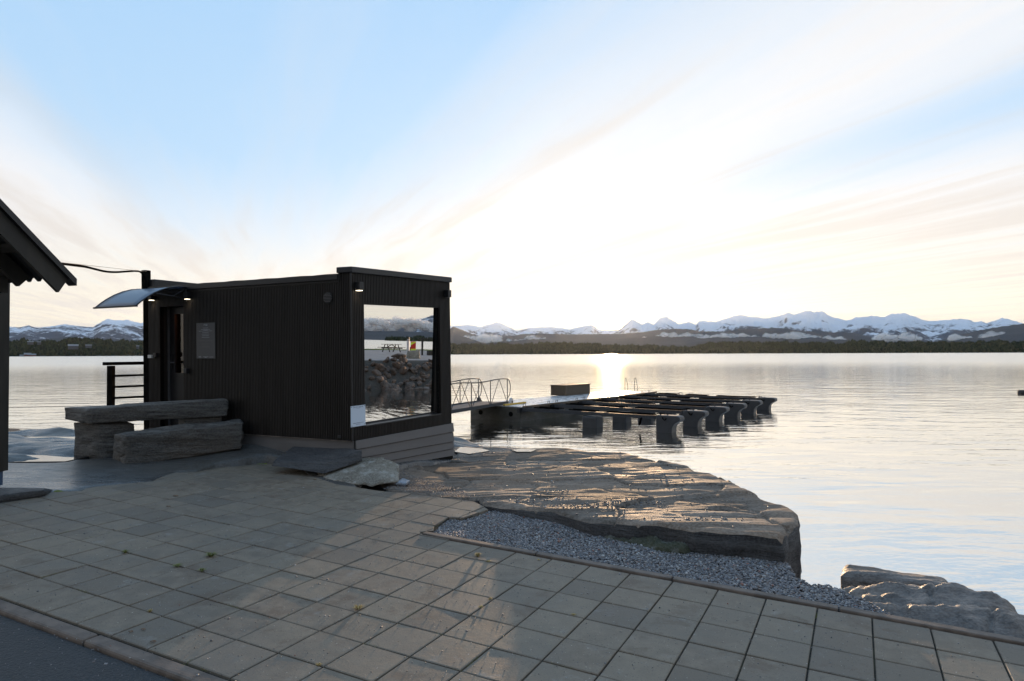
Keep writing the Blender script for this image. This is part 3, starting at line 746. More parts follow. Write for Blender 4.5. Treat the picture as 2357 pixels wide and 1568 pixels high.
# paving outline
back_px = [(-260, 1190), (0, 1160), (60, 1150), (104, 1141), (112, 1134), (148, 1131), (190, 1130.7), (196, 1124.7), (239, 1117.8), (290, 1113.6), (352, 1108.4), (376, 1097), (403, 1088), (456, 1086), (497, 1076), (575, 1069.5), (609, 1067), (635, 1069.7), (671, 1071.4), (695, 1079), (717, 1094.5), (746, 1104.8), (777, 1115), (818, 1120), (838, 1124.4), (872, 1129.6), (941, 1136), (1095, 1155), (1125.4, 1171.4),
           (1067.7, 1191.6), (1032.8, 1190), (1020.7, 1198), (1000.5, 1210), (999, 1221), (965.6, 1223.8)]
OUT = [pij(pave(*p)) for p in back_px] + [(-1.9, 4.03), (24, 4.03), (24, -4.0), (-40, -4.0), (-40, 2)]
OUT = [tuple(float(t) for t in p) for p in OUT]
def clip(poly, ax, val, keep_less):
    out = []
    for k in range(len(poly)):
        a, b = poly[k], poly[(k + 1) % len(poly)]; ia = (a[ax] <= val) == keep_less; ib = (b[ax] <= val) == keep_less
        if ia: out.append(a)
        if ia != ib:
            t = (val - a[ax]) / (b[ax] - a[ax]); out.append(tuple(a[c] + t * (b[c] - a[c]) for c in range(2)))
    return out
def area(p): return .5 * sum(p[k][0] * p[(k + 1) % len(p)][1] - p[(k + 1) % len(p)][0] * p[k][1] for k in range(len(p)))
def proj(p):
    c = RW.T @ (np.array(p) - CAM); return (CX + FPX * c[0] / -c[2], CY - FPX * c[1] / -c[2]) if c[2] < -.1 else (9e9, 9e9)
jp = [pw(i, j, -.014) for i, j in OUT]
paving = MB().prism([p - PN * .05 for p in jp], PN * .05).build('paving', M['joint'], None, kind='structure')
def build_pavers():
    cand = []
    g = .015   # half joint, in tiles
    for i in range(-40, 24):
        for j in range(-4, 20):
            q = OUT
            for ax, v, less in ((0, i + g, False), (0, i + 1 - g, True), (1, j + g, False), (1, j + 1 - g, True)):
                q = clip(q, ax, v, less)
                if len(q) < 3: break
            if len(q) < 3 or abs(area(q)) < .02: continue
            c = pw(i + .5, j + .5); u, v = proj(c); vis = -120 < u < 2480 and v < 1660
            cand.append((not vis, np.linalg.norm(c - CAM), i, j, q))
    cand.sort(key=lambda t: t[:2])
    full = (1 - 2 * g) ** 2
    def tile_geo(q, b=.005):
        if area(q) < 0: q = q[::-1]
        # inset for the bevel
        n = len(q); c = np.mean(q, 0); ins = []
        for k in range(n):
            v = np.array(c) - q[k]; L = np.linalg.norm(v); ins.append(tuple(np.array(q[k]) + v / L * min(b / TS * 1.3, L * .5)))
        return q, ins
    base = None
    rest = MB()
    for k, (nv, dist, i, j, q) in enumerate(cand):
        c = pw(i + .5, j + .5); wh = rng.uniform(-.0018, .0018); t1, t2 = rng.uniform(-.004, .004), rng.uniform(-.004, .004)
        yaw = rng.uniform(-.004, .004)
        isfull = abs(abs(area(q)) - full) < 1e-4 and len(q) <= 8
        if isfull: q = [(i + g, j + g), (i + 1 - g, j + g), (i + 1 - g, j + 1 - g), (i + g, j + 1 - g)]
        lo, hi = tile_geo(q)
        def pt(p, h): return pw(p[0], p[1], h + wh + t1 * (p[0] - i - .5) + t2 * (p[1] - j - .5))
        if k < 300:
            if isfull and base is not None:
                o = base.copy(); COL.objects.link(o)
            else:
                V = [PR1 * TS * (p[0] - i - .5) + PR2 * TS * (p[1] - j - .5) + PN * h for p, h in [(p, -.04) for p in lo] + [(p, -.0035) for p in lo] + [(p, 0) for p in hi]]
                n = len(lo); F = [tuple(range(2 * n, 3 * n))]
                for a in range(n):
                    b = (a + 1) % n; F += [(a, b, n + b, n + a), (n + a, n + b, 2 * n + b, 2 * n + a)]
                o = mesh('paving_stone', np.array(V) + WL[paving.name], F, M['paver'], paving)
                if isfull: base = o
            o.parent = paving; o.location = Vector(c + PN * wh - WL[paving.name])
            o.rotation_euler = (t1 / TS * .6, t2 / TS * .6, yaw if isfull else 0)
        else:
            n0 = len(rest.V); n = len(lo)
            rest.V += [pt(p, -.04) for p in lo] + [pt(p, -.0035) for p in lo] + [pt(p, 0) for p in hi]
            rest.F.append(tuple(n0 + 2 * n + a for a in range(n)))
            for a in range(n):
                b = (a + 1) % n; rest.F += [(n0 + a, n0 + b, n0 + n + b, n0 + n + a), (n0 + n + a, n0 + n + b, n0 + 2 * n + b, n0 + 2 * n + a)]
    mesh('paving_stones', np.array(rest.V), rest.F, M['paver'], paving, kind='stuff')
build_pavers()
edging = MB().plate(pave_quad(-2.1, 24, 4.09, 4.30, -.08), PN * .03).build('garden_edging', M['kerb'], None, kind='structure')
kerb_row(edging, 'edging_stone', 4.075, 4.30, .010, -1.95, 24, 3.45, round_=.008)

# gravel bed
gpx = [(949, 1226), (965.6, 1223.8), (999, 1221), (1000.5, 1210), (1020.7, 1198), (1032.8, 1190), (1067.7, 1191.6), (1125.4, 1171.4), (1200, 1172), (1300, 1182), (1480, 1212), (1600, 1228), (1720, 1245), (1800, 1270), (1832, 1322), (1868, 1335), (1905, 1337), (2000, 1378), (2060, 1412), (2240, 1442), (2357, 1466), (2500, 1500)]
GR = [pave(*p)[:2] for p in gpx] + [pw(15, 4.3)[:2], pw(-1.9, 4.3)[:2]]
GRa = np.array([p for p in GR])
bed = grid_patch('gravel_bed', rough_poly(GR, .2, .004, 3), lambda x, y: plane_z(x, y) - .040 + .008 * fbm(x * 3, y * 3, o=2), .05, M['gravel_bed'], depth=.12, levels=2, edge=.0, kind='structure')
def scatter_in(poly, n, seed):
    r = np.random.RandomState(seed); P = np.array(poly); lo, hi = P.min(0), P.max(0); out = []
    tot = 0
    while tot < n:
        q = r.uniform(lo, hi, (n * 2, 2)); sd, _, _ = sdpoly(q[:, 0], q[:, 1], P); q = q[sd < 0]; out.append(q); tot += len(q)
    return np.vstack(out)[:n]
def pebbles(P3, rad, seed, flat=.62, sub=1):
    r = np.random.RandomState(seed); D, T = ico(sub); n = len(P3)
    s = np.stack([rad * r.uniform(.8, 1.35, n), rad * r.uniform(.75, 1.1, n), rad * r.uniform(flat * .8, flat * 1.3, n)], 1)
    a = r.uniform(0, 2 * math.pi, n); b = r.normal(0, .35, n)
    V = D[None] * s[:, None] * (1 + .14 * r.normal(0, 1, (n, len(D), 1)))
    ca, sa, cb, sb = np.cos(a)[:, None], np.sin(a)[:, None], np.cos(b)[:, None], np.sin(b)[:, None]
    x, y, z = V[..., 0], V[..., 1], V[..., 2]; x, z = x * cb - z * sb, x * sb + z * cb; x, y = x * ca - y * sa, x * sa + y * ca
    V = np.stack([x, y, z], 2) + P3[:, None]
    return V.reshape(-1, 3), (T[None] + (np.arange(n) * len(D))[:, None, None]).reshape(-1, 3)
q = scatter_in(GRa, 34000, 5)
z = plane_z(q[:, 0], q[:, 1]) - .030 + NR.uniform(-.006, .009, len(q)) + .008 * fbm(q[:, 0] * 3, q[:, 1] * 3, o=2)
V, F = pebbles(np.column_stack([q, z]), NR.uniform(.006, .0118, len(q)) * np.where(NR.rand(len(q)) < .06, 1.35, 1), 6)
mesh('pebbles', V, F, M['pebble'], None, True, kind='stuff', label='grey rounded pebbles filling the bed between paving and rock')

# ---- rock terrace on the right: fitted slate slabs
tpx = [(1041, 1021), (1121, 1025), (1219, 1031), (1306, 1032), (1357, 1041), (1434, 1041), (1511, 1058), (1583, 1071), (1598, 1083), (1639, 1087), (1685, 1104), (1719, 1128), (1767, 1150), (1818, 1163), (1834, 1180), (1838, 1205), (1799, 1236), (1711, 1230), (1601, 1223), (1517, 1211), (1480, 1209), (1357, 1199), (1270, 1176), (1190, 1168), (1116, 1157), (1102, 1141), (1040, 1143), (960, 1134), (895, 1120), (850, 1100), (838, 1064), (960, 1020)]
def z_terr0(x, y):
    return .150 + .022 * np.clip(x + .6, 0, 2.6) + .03 * np.clip(-x - .9, 0, 1)
def on_terr(u, v):
    z = .17
    for _ in range(6): p = onz(u, v, z); z = float(z_terr0(p[0], p[1]))
    return p[:2]
TP = [on_terr(*p) for p in tpx]
seeds = []
sr = np.random.RandomState(4)
tlo, thi = np.array(TP).min(0), np.array(TP).max(0)
for yy in np.arange(tlo[1], thi[1], .62):
    for xx in np.arange(tlo[0] - .3, thi[0] + .3, .95): seeds.append((xx + sr.uniform(-.4, .4), yy + sr.uniform(-.26, .26)))
seeds = np.array(seeds); soff = sr.uniform(-.013, .013, len(seeds)); sslope = sr.normal(0, .009, (len(seeds), 2))
def cells(x, y):
    wx = x + .10 * fbm(x * 2.3, y * 2.3, o=3, seed=61); wy = y + .07 * fbm(x * 2.3, y * 2.3, o=3, seed=62)
    d = np.stack([np.hypot((wx - s[0]) * .75, (wy - s[1]) * 1.25) for s in seeds], 0)
    o = np.argsort(d, 0)[:2]; d1 = np.take_along_axis(d, o[:1], 0)[0]; d2 = np.take_along_axis(d, o[1:2], 0)[0]
    return o[0], d2 - d1
def z_terr(x, y):
    c, e = cells(x, y); s = seeds[c]
    z = z_terr0(x, y) + soff[c] + sslope[c, 0] * (x - s[..., 0]) + sslope[c, 1] * (y - s[..., 1])
    z = z + .013 * fbm(x * .8, y * 1.3, o=3, seed=41) + .006 * fbm(x * 1.6 + y * .5, y * 8., o=4, seed=42)
    t = y * 1.7 + .35 * x + .5 * fbm(x * .9, y * .9, o=3, seed=43); fr = t - np.floor(t)
    z = z + .012 * (np.minimum(fr / .88, (1 - fr) / .12) - .5)
    z = z - .024 * np.exp(-(e / .016) ** 2)
    near = np.clip((x + .7) / .5, 0, 1); z = z * 1 - (1 - near) * .02
    return z
terrace = grid_patch('rock_terrace', rough_poly(TP, .09, .022, 8), z_terr, .020, M['slate'], depth=1.5, levels=18, edge=.028, side_amp=.03, seed=3, split=lambda x, y: cells(x, y)[0], split_name='stone_slab', side_mat=M['slate_side'], kind='structure')
# crumbly mortar footing along its near edge
mp = [onz(u, v, .10)[:2] for u, v in [(1105, 1160), (1190, 1166), (1270, 1174), (1357, 1196), (1480, 1206), (1560, 1216), (1592, 1232), (1590, 1247), (1572, 1252), (1530, 1251), (1480, 1243), (1400, 1226), (1300, 1204), (1210, 1182)]]
grid_patch('mortar_footing', rough_poly(mp, .05, .02, 12), lambda x, y: .088 + .02 * fbm(x * 6, y * 6, o=4, seed=70) + .012 * fbm(x * 22, y * 22, o=3, seed=71), .018, M['moss_mortar'], depth=.12, levels=3, edge=.03, side_amp=.01, kind='structure')

# ---- bedrock round the cabin and on the left
bpx = back_px[1:24]
BP = [pave(*p)[:2] + np.array([0, -.012]) for p in bpx] + [np.array(p) for p in [(-1.75, 8.15), (-1.2, 9.0), (-.6, 9.9), (.0, 10.6), (.25, 11.1), (-.9, 11.9), (-3, 12.7), (-5.2, 13.6), (-7.6, 14.0), (-10.5, 13.2), (-11.5, 9), (-9, 6.6), (-6.6, 6.6)]]
def z_bed(x, y):
    pl = plane_z(x, y)
    z = pl + .006 - .048 * np.clip(y - 9.6, 0, 9) + .19 * np.exp(-((x + 3.2) ** 2 / 1.3 + (y - 9.0) ** 2 / .55))
    z = z - .10 * np.clip(x + 1.6, 0, 1.2) * np.clip(y - 8.4, 0, 2)
    wild = np.clip((y - 8.15) / .35, 0, 1) * np.clip((-5.15 - x) / .35, 0, 1)
    wild = np.maximum(wild, np.clip((y - 10) / .8, 0, 1))
    t = y * 1.15 + .22 * x + .6 * fbm(x * .55, y * .7, o=3, seed=90); fr = t - np.floor(t)
    z = z * (1 - wild) + wild * np.where(y < 11.9, .325 - .028 * (y - 8.8), .238 - .14 * (y - 11.9)) - .10 * np.clip(x + 1.6, 0, 1.2) * np.clip(y - 8.4, 0, 2) * wild
    z = z + wild * (.075 * fbm(x * .6, y * 1.5, o=4, seed=91) + .085 * (np.minimum(fr / .8, (1 - fr) / .2) - .5) + .012 * fbm(x * 2, y * 7, o=3, seed=92))
    return z + .006 * fbm(x * 1.5, y * 3, o=4, seed=93)
grid_patch('bedrock', rough_poly(BP, .10, .015, 15), z_bed, .04, M['wet_rock'], depth=1.4, levels=6, edge=.02, side_amp=.03, kind='structure')
for k, (poly, zz) in enumerate([([(-7.6, 8.2), (-5.45, 8.3), (-5.3, 9.6), (-7.9, 9.8)], .318), ([(-9.5, 9.7), (-5.3, 9.8), (-5.4, 11.1), (-9.5, 11.2)], .275), ([(-9.5, 11.2), (-5.6, 11.2), (-5.6, 12.6), (-9.5, 12.8)], .225)]):
    MB().prism([(p[0], p[1], zz - .2) for p in poly], (0, 0, .2)).build('puddle', M['puddle'], None, kind='structure')
for poly, zz in (([(1046, 1040), (1060, 1029), (1110, 1033), (1128, 1038), (1080, 1045)], .147), ([(1178, 1036), (1200, 1033), (1236, 1035), (1222, 1040), (1190, 1040)], .185)):
    P = [onz(u, v, zz) for u, v in poly]
    MB().prism([q - np.array([0, 0, .02]) for q in P], (0, 0, .022)).build('puddle', M['puddle'], None, kind='structure')

#@@PART3
# ================================================================== THINGS: stones
def pz(x, y): return float(plane_z(np.array(x), np.array(y)))
def hx(c0, c1, c2, c3, zb, zt):
    zb = zb if hasattr(zb, '__len__') else [zb] * 4; zt = zt if hasattr(zt, '__len__') else [zt] * 4
    c = [c0, c1, c2, c3]; return [(p[0], p[1], z) for p, z in zip(c, zb)] + [(p[0], p[1], z) for p, z in zip(c, zt)]
def ux(u, y): return ((u - CX) / FPX * y, y)
bench = empty('stone_bench', (-4.2, 8.5, .3), 'low bench of one long split slate block in front of the stone table', 'bench')
slab_rock('seat', hx(ux(289, 8.2), ux(562, 8.6), ux(556, 8.92), ux(258, 8.52), [.26, .41, .41, .27], [.640, .765, .760, .630]), M['bench_stone'], bench, n=(130, 24, 30), amp=.020, seed=3, chip=.03)
tb = empty('stone_table', (-4.3, 8.8, .3), 'heavy slate table slab resting on stone blocks beside the cabin wall', 'table')
slab_rock('table_top', hx(ux(207, 8.55), ux(527.5, 8.78), ux(522, 9.02), ux(147, 8.92), [.735, .815, .815, .76], [.937, 1.040, 1.035, .925]), M['bench_stone'], tb, n=(130, 24, 22), amp=.016, seed=14, chip=.028)
slab_rock('leg', hx(ux(232, 8.58), ux(312, 8.74), ux(300, 9.0), ux(168, 8.86), .24, [.76, .76, .76, .77]), M['bench_stone'], tb, n=(30, 22, 40), amp=.02, seed=25, chip=.05)
slab_rock('leg', hx(ux(425, 8.74), ux(512, 8.84), ux(505, 9.05), ux(410, 8.98), .3, .83), M['bench_stone'], tb, n=(30, 16, 30), amp=.015, seed=36, chip=.04)

# leaning dark slab at the cabin corner, low slab far left
p = lambda u, v, y: atY(u, v, y)
c = [p(622, 1074, 7.9), p(745, 1092, 7.75), p(834, 1062, 7.95), p(700, 1040, 8.7)]
slab_rock('slate_slab', c + [p(628, 1060, 7.98), p(742, 1071, 7.85), p(834, 1036, 8.0), p(690, 1016, 8.75)], M['slate_side'], None, n=(60, 40, 10), amp=.010, seed=47, chip=.012, label='dark tilted slate slab lying against the foot of the cabin corner', cat='rock')
slab_rock('slate_slab', [pave(-160, 1182), pave(104, 1143), pave(112, 1133) + np.array([0, .1, 0]), pave(-160, 1135)] + [q + np.array([0, 0, h]) for q, h in zip([pave(-160, 1180), pave(102, 1144), pave(106, 1135), pave(-160, 1135)], (.08, .065, .05, .06))], M['slate_side'], None, n=(50, 24, 6), amp=.006, seed=51, chip=.012, label='low flat slate slab at the left edge of the paving', cat='rock')

# the pale boulder
pts = [pave(722, 1093), pave(752, 1107), pave(850, 1121), pave(911, 1113), pave(905, 1095), pave(760, 1085),
       p(726, 1088, 7.98), p(775, 1071, 8.1), p(800, 1064, 8.1), p(842, 1053, 8.15), p(880, 1052, 8.1), p(917, 1070, 7.9), p(916, 1082, 7.75), p(846, 1092, 7.6), p(770, 1093, 7.75), p(880, 1098, 7.55)]
cc, pl = hull_planes([tuple(q) for q in pts])
Vb, Fb = rock_shape(pl, 6, .06, 6., 5, sharp=44)
mesh('boulder', Vb * np.array([1.06, 1.02, 1.03]) + cc, Fb, M['boulder'], None, True, label='pale lichen covered boulder at the cabin corner beside the paving', cat='boulder')

# right foreground rocks
npx = [(1872, 1340), (1930, 1333), (2050, 1331), (2130, 1337), (2209, 1346), (2284, 1360), (2319, 1366), (2340, 1382), (2400, 1425), (2480, 1482), (2357, 1462), (2300, 1452), (2236, 1440), (2150, 1428), (2063, 1414), (2005, 1390), (1960, 1362)]
NP = rough_poly([onz(u, v, -.01)[:2] for u, v in npx], .06, .02, 33)
def z_near(x, y):
    sd, _, _ = sdpoly(x, y, NP); t = y * 2.4 + x * 1.2 + .5 * fbm(x * 1.5, y * 1.5, o=3, seed=101); fr = t - np.floor(t)
    t2 = x * 1.3 - y * 1.9 + .4 * fbm(x * 2, y * 2, o=3, seed=107); cr = np.exp(-((t2 - np.round(t2)) / .05) ** 2)
    return -.035 + .05 * np.clip(-sd, 0, .25) / .25 + .03 * fbm(x * 2, y * 3, o=4, seed=102) + .05 * (np.minimum(fr / .75, (1 - fr) / .25) - .5) + .018 * fbm(x * 8, y * 11, o=4, seed=103) - .03 * cr
grid_patch('shore_rock', NP, z_near, .018, M['shore_rock'], depth=1.2, levels=12, edge=.04, side_amp=.04, seed=9, label='cracked brown shore rock beside the gravel in the right corner', cat='rock')
q0 = [p(1933, 1336, 5.1), p(2208, 1352, 5.0), p(2196, 1328, 5.5), p(1940, 1300, 5.72)]
zt = [p(1934, 1316, 5.35), p(2206, 1345, 5.05), p(2170, 1319, 5.5), p(1938, 1297, 5.72)]
slab_rock('shore_rock', [(a[0], a[1], -1.15) for a in q0] + [tuple(a) for a in zt], M['shore_rock'], None, n=(60, 30, 30), amp=.02, seed=63, chip=.04, label='smooth grey block of shore rock standing behind the cracked brown rock', cat='rock')
rs = rand_planes(rng, 10, .55, .3, .3); Vr, Fr = rock_shape(rs, 3, .06, 4, 9); a = onz(2362, 906, WATER)
mesh('shore_rock', Vr + a, Fr, M['slate_side'], None, True, label='small dark rock breaking the water surface at the right edge', cat='rock')
Vr, Fr = rock_shape(rand_planes(rng, 10, .16, .12, .12), 4, .06, 6, 19); a = onz(1818, 1330, .0)
mesh('shore_rock', Vr + np.array([a[0], a[1], -.12]), Fr, M['slate_side'], None, True, label='dark wedge of rock under the overhanging corner of the terrace', cat='rock')

# loose pebbles and grit
TPa = np.array(TP); q = scatter_in(TPa, 330, 15); cl = fbm(q[:, 0] * 1.3, q[:, 1] * 2.2, o=3, seed=77); q = q[cl > -.25]
c3 = np.array([on_terr(1330, 1164), on_terr(1440, 1160), on_terr(1250, 1150), on_terr(1480, 1155), on_terr(1290, 1128), on_terr(1620, 1200), on_terr(1340, 1172)])
q = np.vstack([q] + [c + NR.normal(0, 1, (26, 2)) * np.array([.16, .05]) for c in c3]); sd, _, _ = sdpoly(q[:, 0], q[:, 1], TPa); q = q[sd < -.04]
V, F = pebbles(np.column_stack([q, z_terr(q[:, 0], q[:, 1]) + .004]), NR.uniform(.005, .013, len(q)), 21)
mesh('loose_pebbles', V, F, M['pebble'], None, True, kind='stuff', label='loose pebbles strewn over the rock terrace')
q = np.vstack([scatter_in([(-3.2, 3.2), (3.2, 2.4), (3.6, 3.4), (0, 5.2), (-.4, 6.5), (-2.2, 7.6), (-4.6, 7.0), (-5, 5)], 3600, 31)])
V, F = pebbles(np.column_stack([q, plane_z(q[:, 0], q[:, 1]) + .0015]), NR.uniform(.0014, .0042, len(q)) * np.where(NR.rand(len(q)) < .05, 1.9, 1), 22)
mesh('grit', V, F, M['pebble'], None, True, kind='stuff', label='fine grit scattered over the paving')
q = scatter_in([pave(u, v)[:2] for u, v in [(880, 1126), (1000, 1138), (1090, 1148), (1060, 1125), (950, 1095), (925, 1080), (915, 1112)]], 1500, 41)
zz = np.maximum(z_terr(q[:, 0], q[:, 1]), plane_z(q[:, 0], q[:, 1])) + .003
V, F = pebbles(np.column_stack([q, zz]), NR.uniform(.002, .006, len(q)), 23)
mesh('grit', V, F, M['pebble'], None, True, kind='stuff', label='coarse grit on the rock beside the pale boulder')
q = scatter_in([pave(u, v)[:2] for u, v in [(697, 1078), (745, 1100), (760, 1085), (735, 1070)]], 260, 43)
V, F = pebbles(np.column_stack([q, plane_z(q[:, 0], q[:, 1]) + .01]), NR.uniform(.004, .012, len(q)), 24)
mesh('pebbles', V, F, M['pebble'], None, True, kind='stuff', label='small stones in the gap between tilted slab and boulder')

# grass tufts and leaves
def tuft(u, v, r, h, n, mat, label, cat='grass tuft', spread=1., seed=0):
    rr = random.Random(seed); c = pave(u, v); B = MB()
    for k in range(n):
        a = rr.uniform(0, 6.28); b = c + np.array([math.cos(a), math.sin(a), 0]) * r * .25 * rr.random(); L = r * rr.uniform(.5, 1) * spread; H = h * rr.uniform(.4, 1)
        d = np.array([math.cos(a), math.sin(a), 0]); s = np.array([-d[1], d[0], 0]) * .0016
        pa = [b, b + d * L * .35 + PN * H * .8, b + d * L + PN * H * .75]; n0 = len(B.V)
        B.V += [pa[0] - s, pa[0] + s, pa[1] + s, pa[1] - s, pa[2]]; B.F += [(n0, n0 + 1, n0 + 2, n0 + 3), (n0 + 3, n0 + 2, n0 + 4)]
    B.build('grass_tuft', mat, None, label=label, cat=cat, group='grass tufts in the paving joints')
tuft(288, 1273, .035, .028, 70, M['grass'], 'small green tuft furthest left in the paving joints', seed=1)
tuft(486, 1281, .055, .035, 110, M['grass'], 'largest green tuft, in a joint left of the paving centre', seed=2)
tuft(408, 1304, .045, .02, 60, M['grass'], 'flat green tuft between the largest and the leftmost tufts', seed=3)
tuft(465, 1315, .035, .025, 70, M['grass'], 'green tuft just below the largest tuft', seed=4)
tuft(345, 1409, .02, .018, 40, M['straw'], 'tiny yellow tuft near the kerb at lower left', seed=5)
tuft(824, 1401, .03, .022, 70, M['straw'], 'straw coloured tuft at a joint crossing below the paving centre', seed=6, spread=1.6)
tuft(1100, 1281, .035, .03, 90, M['straw'], 'upright golden tuft next to the gravel edging', seed=7)
tuft(1124, 1293, .03, .012, 30, M['straw'], 'flattened straw wisp just right of the golden tuft', seed=8)
tuft(1128, 1380, .02, .014, 40, M['straw'], 'pale straw tuft in the middle of the lower paving', seed=9)
tuft(1107, 1398, .022, .010, 40, M['straw'], 'bleached wisp just left of the pale straw tuft', seed=10)
tuft(733, 1532, .02, .014, 40, M['straw'], 'small straw tuft close to the bottom edge, left of centre', seed=11)
tuft(1320, 1416, .022, .008, 30, M['straw'], 'bleached wisp right of centre in the lower paving', seed=12)
tuft(1240, 1289, .02, .006, 24, M['straw'], 'thin pale wisp in the second joint below the gravel edging', seed=13)
def leaf(u, v, s, label, seed):
    rr = random.Random(seed); c = pave(u, v) + PN * .004; V = []; F = []
    k = 9
    for r in range(k):
        t = r / (k - 1); w = s * .45 * math.sin(math.pi * min(1, t * 1.05)) ** .7 * (1 + .3 * rr.uniform(-1, 1)); x = (t - .5) * 2 * s
        V += [c + np.array([x, -w, .006 * rr.random() + .35 * w]), c + np.array([x, 0, .002]), c + np.array([x, w, .006 * rr.random() + .35 * w])]
    for r in range(k - 1): F += [(3 * r, 3 * r + 3, 3 * r + 4, 3 * r + 1), (3 * r + 1, 3 * r + 4, 3 * r + 5, 3 * r + 2)]
    o = mesh('dead_leaf', np.array(V), F, M['leaf'], None, True, label=label, cat='leaf', group='dead leaves on the paving'); m = o.modifiers.new('s', 'SOLIDIFY'); m.thickness = .001
leaf(301, 1456, .014, 'curled brown leaf near the kerb, lowest left of two side by side', 1); leaf(330, 1451, .014, 'curled brown leaf right beside another near the kerb', 2)
leaf(352, 1479, .017, 'dry brown leaf on a joint, lowest of the three by the kerb', 3); leaf(404, 1143, .03, 'flat dark brown leaf in the shaded upper left paving', 4)
leaf(388, 1167, .022, 'small dark leaf below the flat leaf in the shaded paving', 5); leaf(725, 1105, .02, 'upright withered leaf left of the boulder', 6)
def mossy(px, h, label, mat='moss', z0=.0, seed=0):
    P = rough_poly([pave(*a)[:2] for a in px], .03, .02, seed)
    grid_patch('moss', P, lambda x, y: plane_z(x, y) + z0 + h * (.6 + .5 * fbm(x * 25, y * 25, o=3, seed=seed)), .012, M[mat], depth=h + .02, levels=2, edge=h * .7, side_amp=.004, kind='stuff', label=label)
mossy([(672, 1072), (690, 1071), (710, 1078), (708, 1082), (690, 1080)], .02, 'yellow green moss at the foot of the tilted slab', seed=2)
mossy([(583, 1068), (595, 1062), (618, 1060), (624, 1068), (600, 1068)], .022, 'bright moss left of the tilted slab at the paving edge', seed=3)
mossy([(112, 1132), (135, 1129), (148, 1131), (130, 1134)], .012, 'thin strip of moss at the end of the low left slab', seed=4)
mossy([(912, 1112), (925, 1104), (940, 1107), (935, 1113)], .012, 'small patch of white ice right of the boulder', 'ice', z0=.01, seed=5)
# weeds growing in the joints
def joint_weeds():
    rr = random.Random(99); B = MB()
    for k in range(150):
        i, j = rr.uniform(-20, 8), rr.uniform(-4, 6)
        if rr.random() < .5: i = round(i)
        else: j = round(j)
        if i > -1.5 and j > 3.9: continue
        if float(vn(np.array(i * .35), np.array(j * .35), None, 5)) < .0: continue
        L0 = rr.uniform(.03, .16); al = PR2 if abs(i - round(i)) < 1e-9 else PR1
        for q in range(int(L0 * 260)):
            b = pw(i, j, -.010) + al * rr.uniform(-L0, L0) * .5 + (PR1 + PR2) * rr.uniform(-.003, .003)
            a = rr.uniform(0, 6.28); d = np.array([math.cos(a), math.sin(a), 0]); l = rr.uniform(.006, .02); sd_ = np.array([-d[1], d[0], 0]) * .0011; n0 = len(B.V)
            B.V += [b - sd_, b + sd_, b + d * l + PN * (.010 + rr.uniform(0, .009))]; B.F.append((n0, n0 + 1, n0 + 2))
    mesh('joint_weeds', np.array(B.V), B.F, M['grass'], None, kind='stuff', label='sparse yellow green weeds growing in the paving joints')
joint_weeds()
# ================================================================== CABIN

# ================================================================== CABIN
P0 = np.array([-1.9, 8.1, 0.]); E1 = np.array([.541, .841, .0245]); E2 = np.array([-.899, .438, 0.]); UPV = np.array([-.012, 0, 1.])
N1 = np.array([.841, -.541, 0.]); N2 = np.array([-.438, -.899, 0.])
WF, WS = 1.92, 3.66                      # front and side lengths
def FP(s, z, o=0.): return P0 + E1 * s + np.array([0, 0, .576]) + UPV * (z - .576) + N1 * o
def SP(s, z, o=0.): return P0 + E2 * s + np.array([0, 0, .576]) + UPV * (z - .576) + N2 * o
def side_at(u, v, o=0.):
    d = ray(u, v); q = SP(0, 1, o); t = ((q - CAM) @ N2) / (d @ N2); h = CAM + d * t - SP(0, 0, o); z = h[2]; h = h - UPV * z
    return float(h @ E2 / (E2 @ E2)), float(z)
def front_at(u, v, o=0.):
    d = ray(u, v); n = np.cross(UPV, E1); q = FP(0, 1, o); t = ((q - CAM) @ n) / (d @ n); h = CAM + d * t - FP(0, 0, o)
    A = np.array([E1, UPV]).T; r = np.linalg.lstsq(A, h, rcond=None)[0]; return float(r[0]), float(r[1])
cabin = empty('cabin', (-2.6, 9.6, .2), 'small black timber clad sauna cabin with a large mirror like window', 'cabin')
ZB, ZR, ZT = .576, 2.53, 2.60
wl, wr, wb, wt = .212, 1.655, .734, 2.214       # window opening on the front
dl, dr, dz = 3.405, 2.938, 2.285                 # door opening on the side (dl = left end)
# wall boards
B = MB(); th = -.05
def fq(s0, s1, z0, z1, o=-.012): B.plate([FP(s0, z0, o), FP(s1, z0, o), FP(s1, z1, o), FP(s0, z1, o)], N1 * th)
fq(.002, wl, ZB, ZT - .01); fq(wr, WF, ZB, ZT - .01); fq(wl, wr, ZB, wb - .01); fq(wl, wr, wt, ZT - .01)
B.build('front_wall', M['backing'], cabin)
B = MB()
def sq(s0, s1, z0, z1, o=-.012): B.plate([SP(s0, z0, o), SP(s1, z0, o), SP(s1, z1, o), SP(s0, z1, o)], N2 * th)
sq(.06, dr, ZB, ZR - .02); sq(dl, WS, ZB, ZR - .02); sq(dr, dl, dz, ZR - .02)
B.build('side_wall', M['backing'], cabin)
B = MB(); a0, a1, a2, a3 = SP(WS, 0), SP(WS, 0) + E1 * WF, FP(WF, 0), FP(0, 0)
B.plate([SP(WS, ZB), SP(WS, ZB) + E1 * WF, SP(WS, ZR) + E1 * WF, SP(WS, ZR)], E2 * -.05)
B.plate([FP(WF, ZB) + E2 * .06, FP(WF, ZB) + E2 * WS, FP(WF, ZR) + E2 * WS, FP(WF, ZR) + E2 * .06], E1 * -.05)
B.build('rear_wall', M['backing'], cabin)
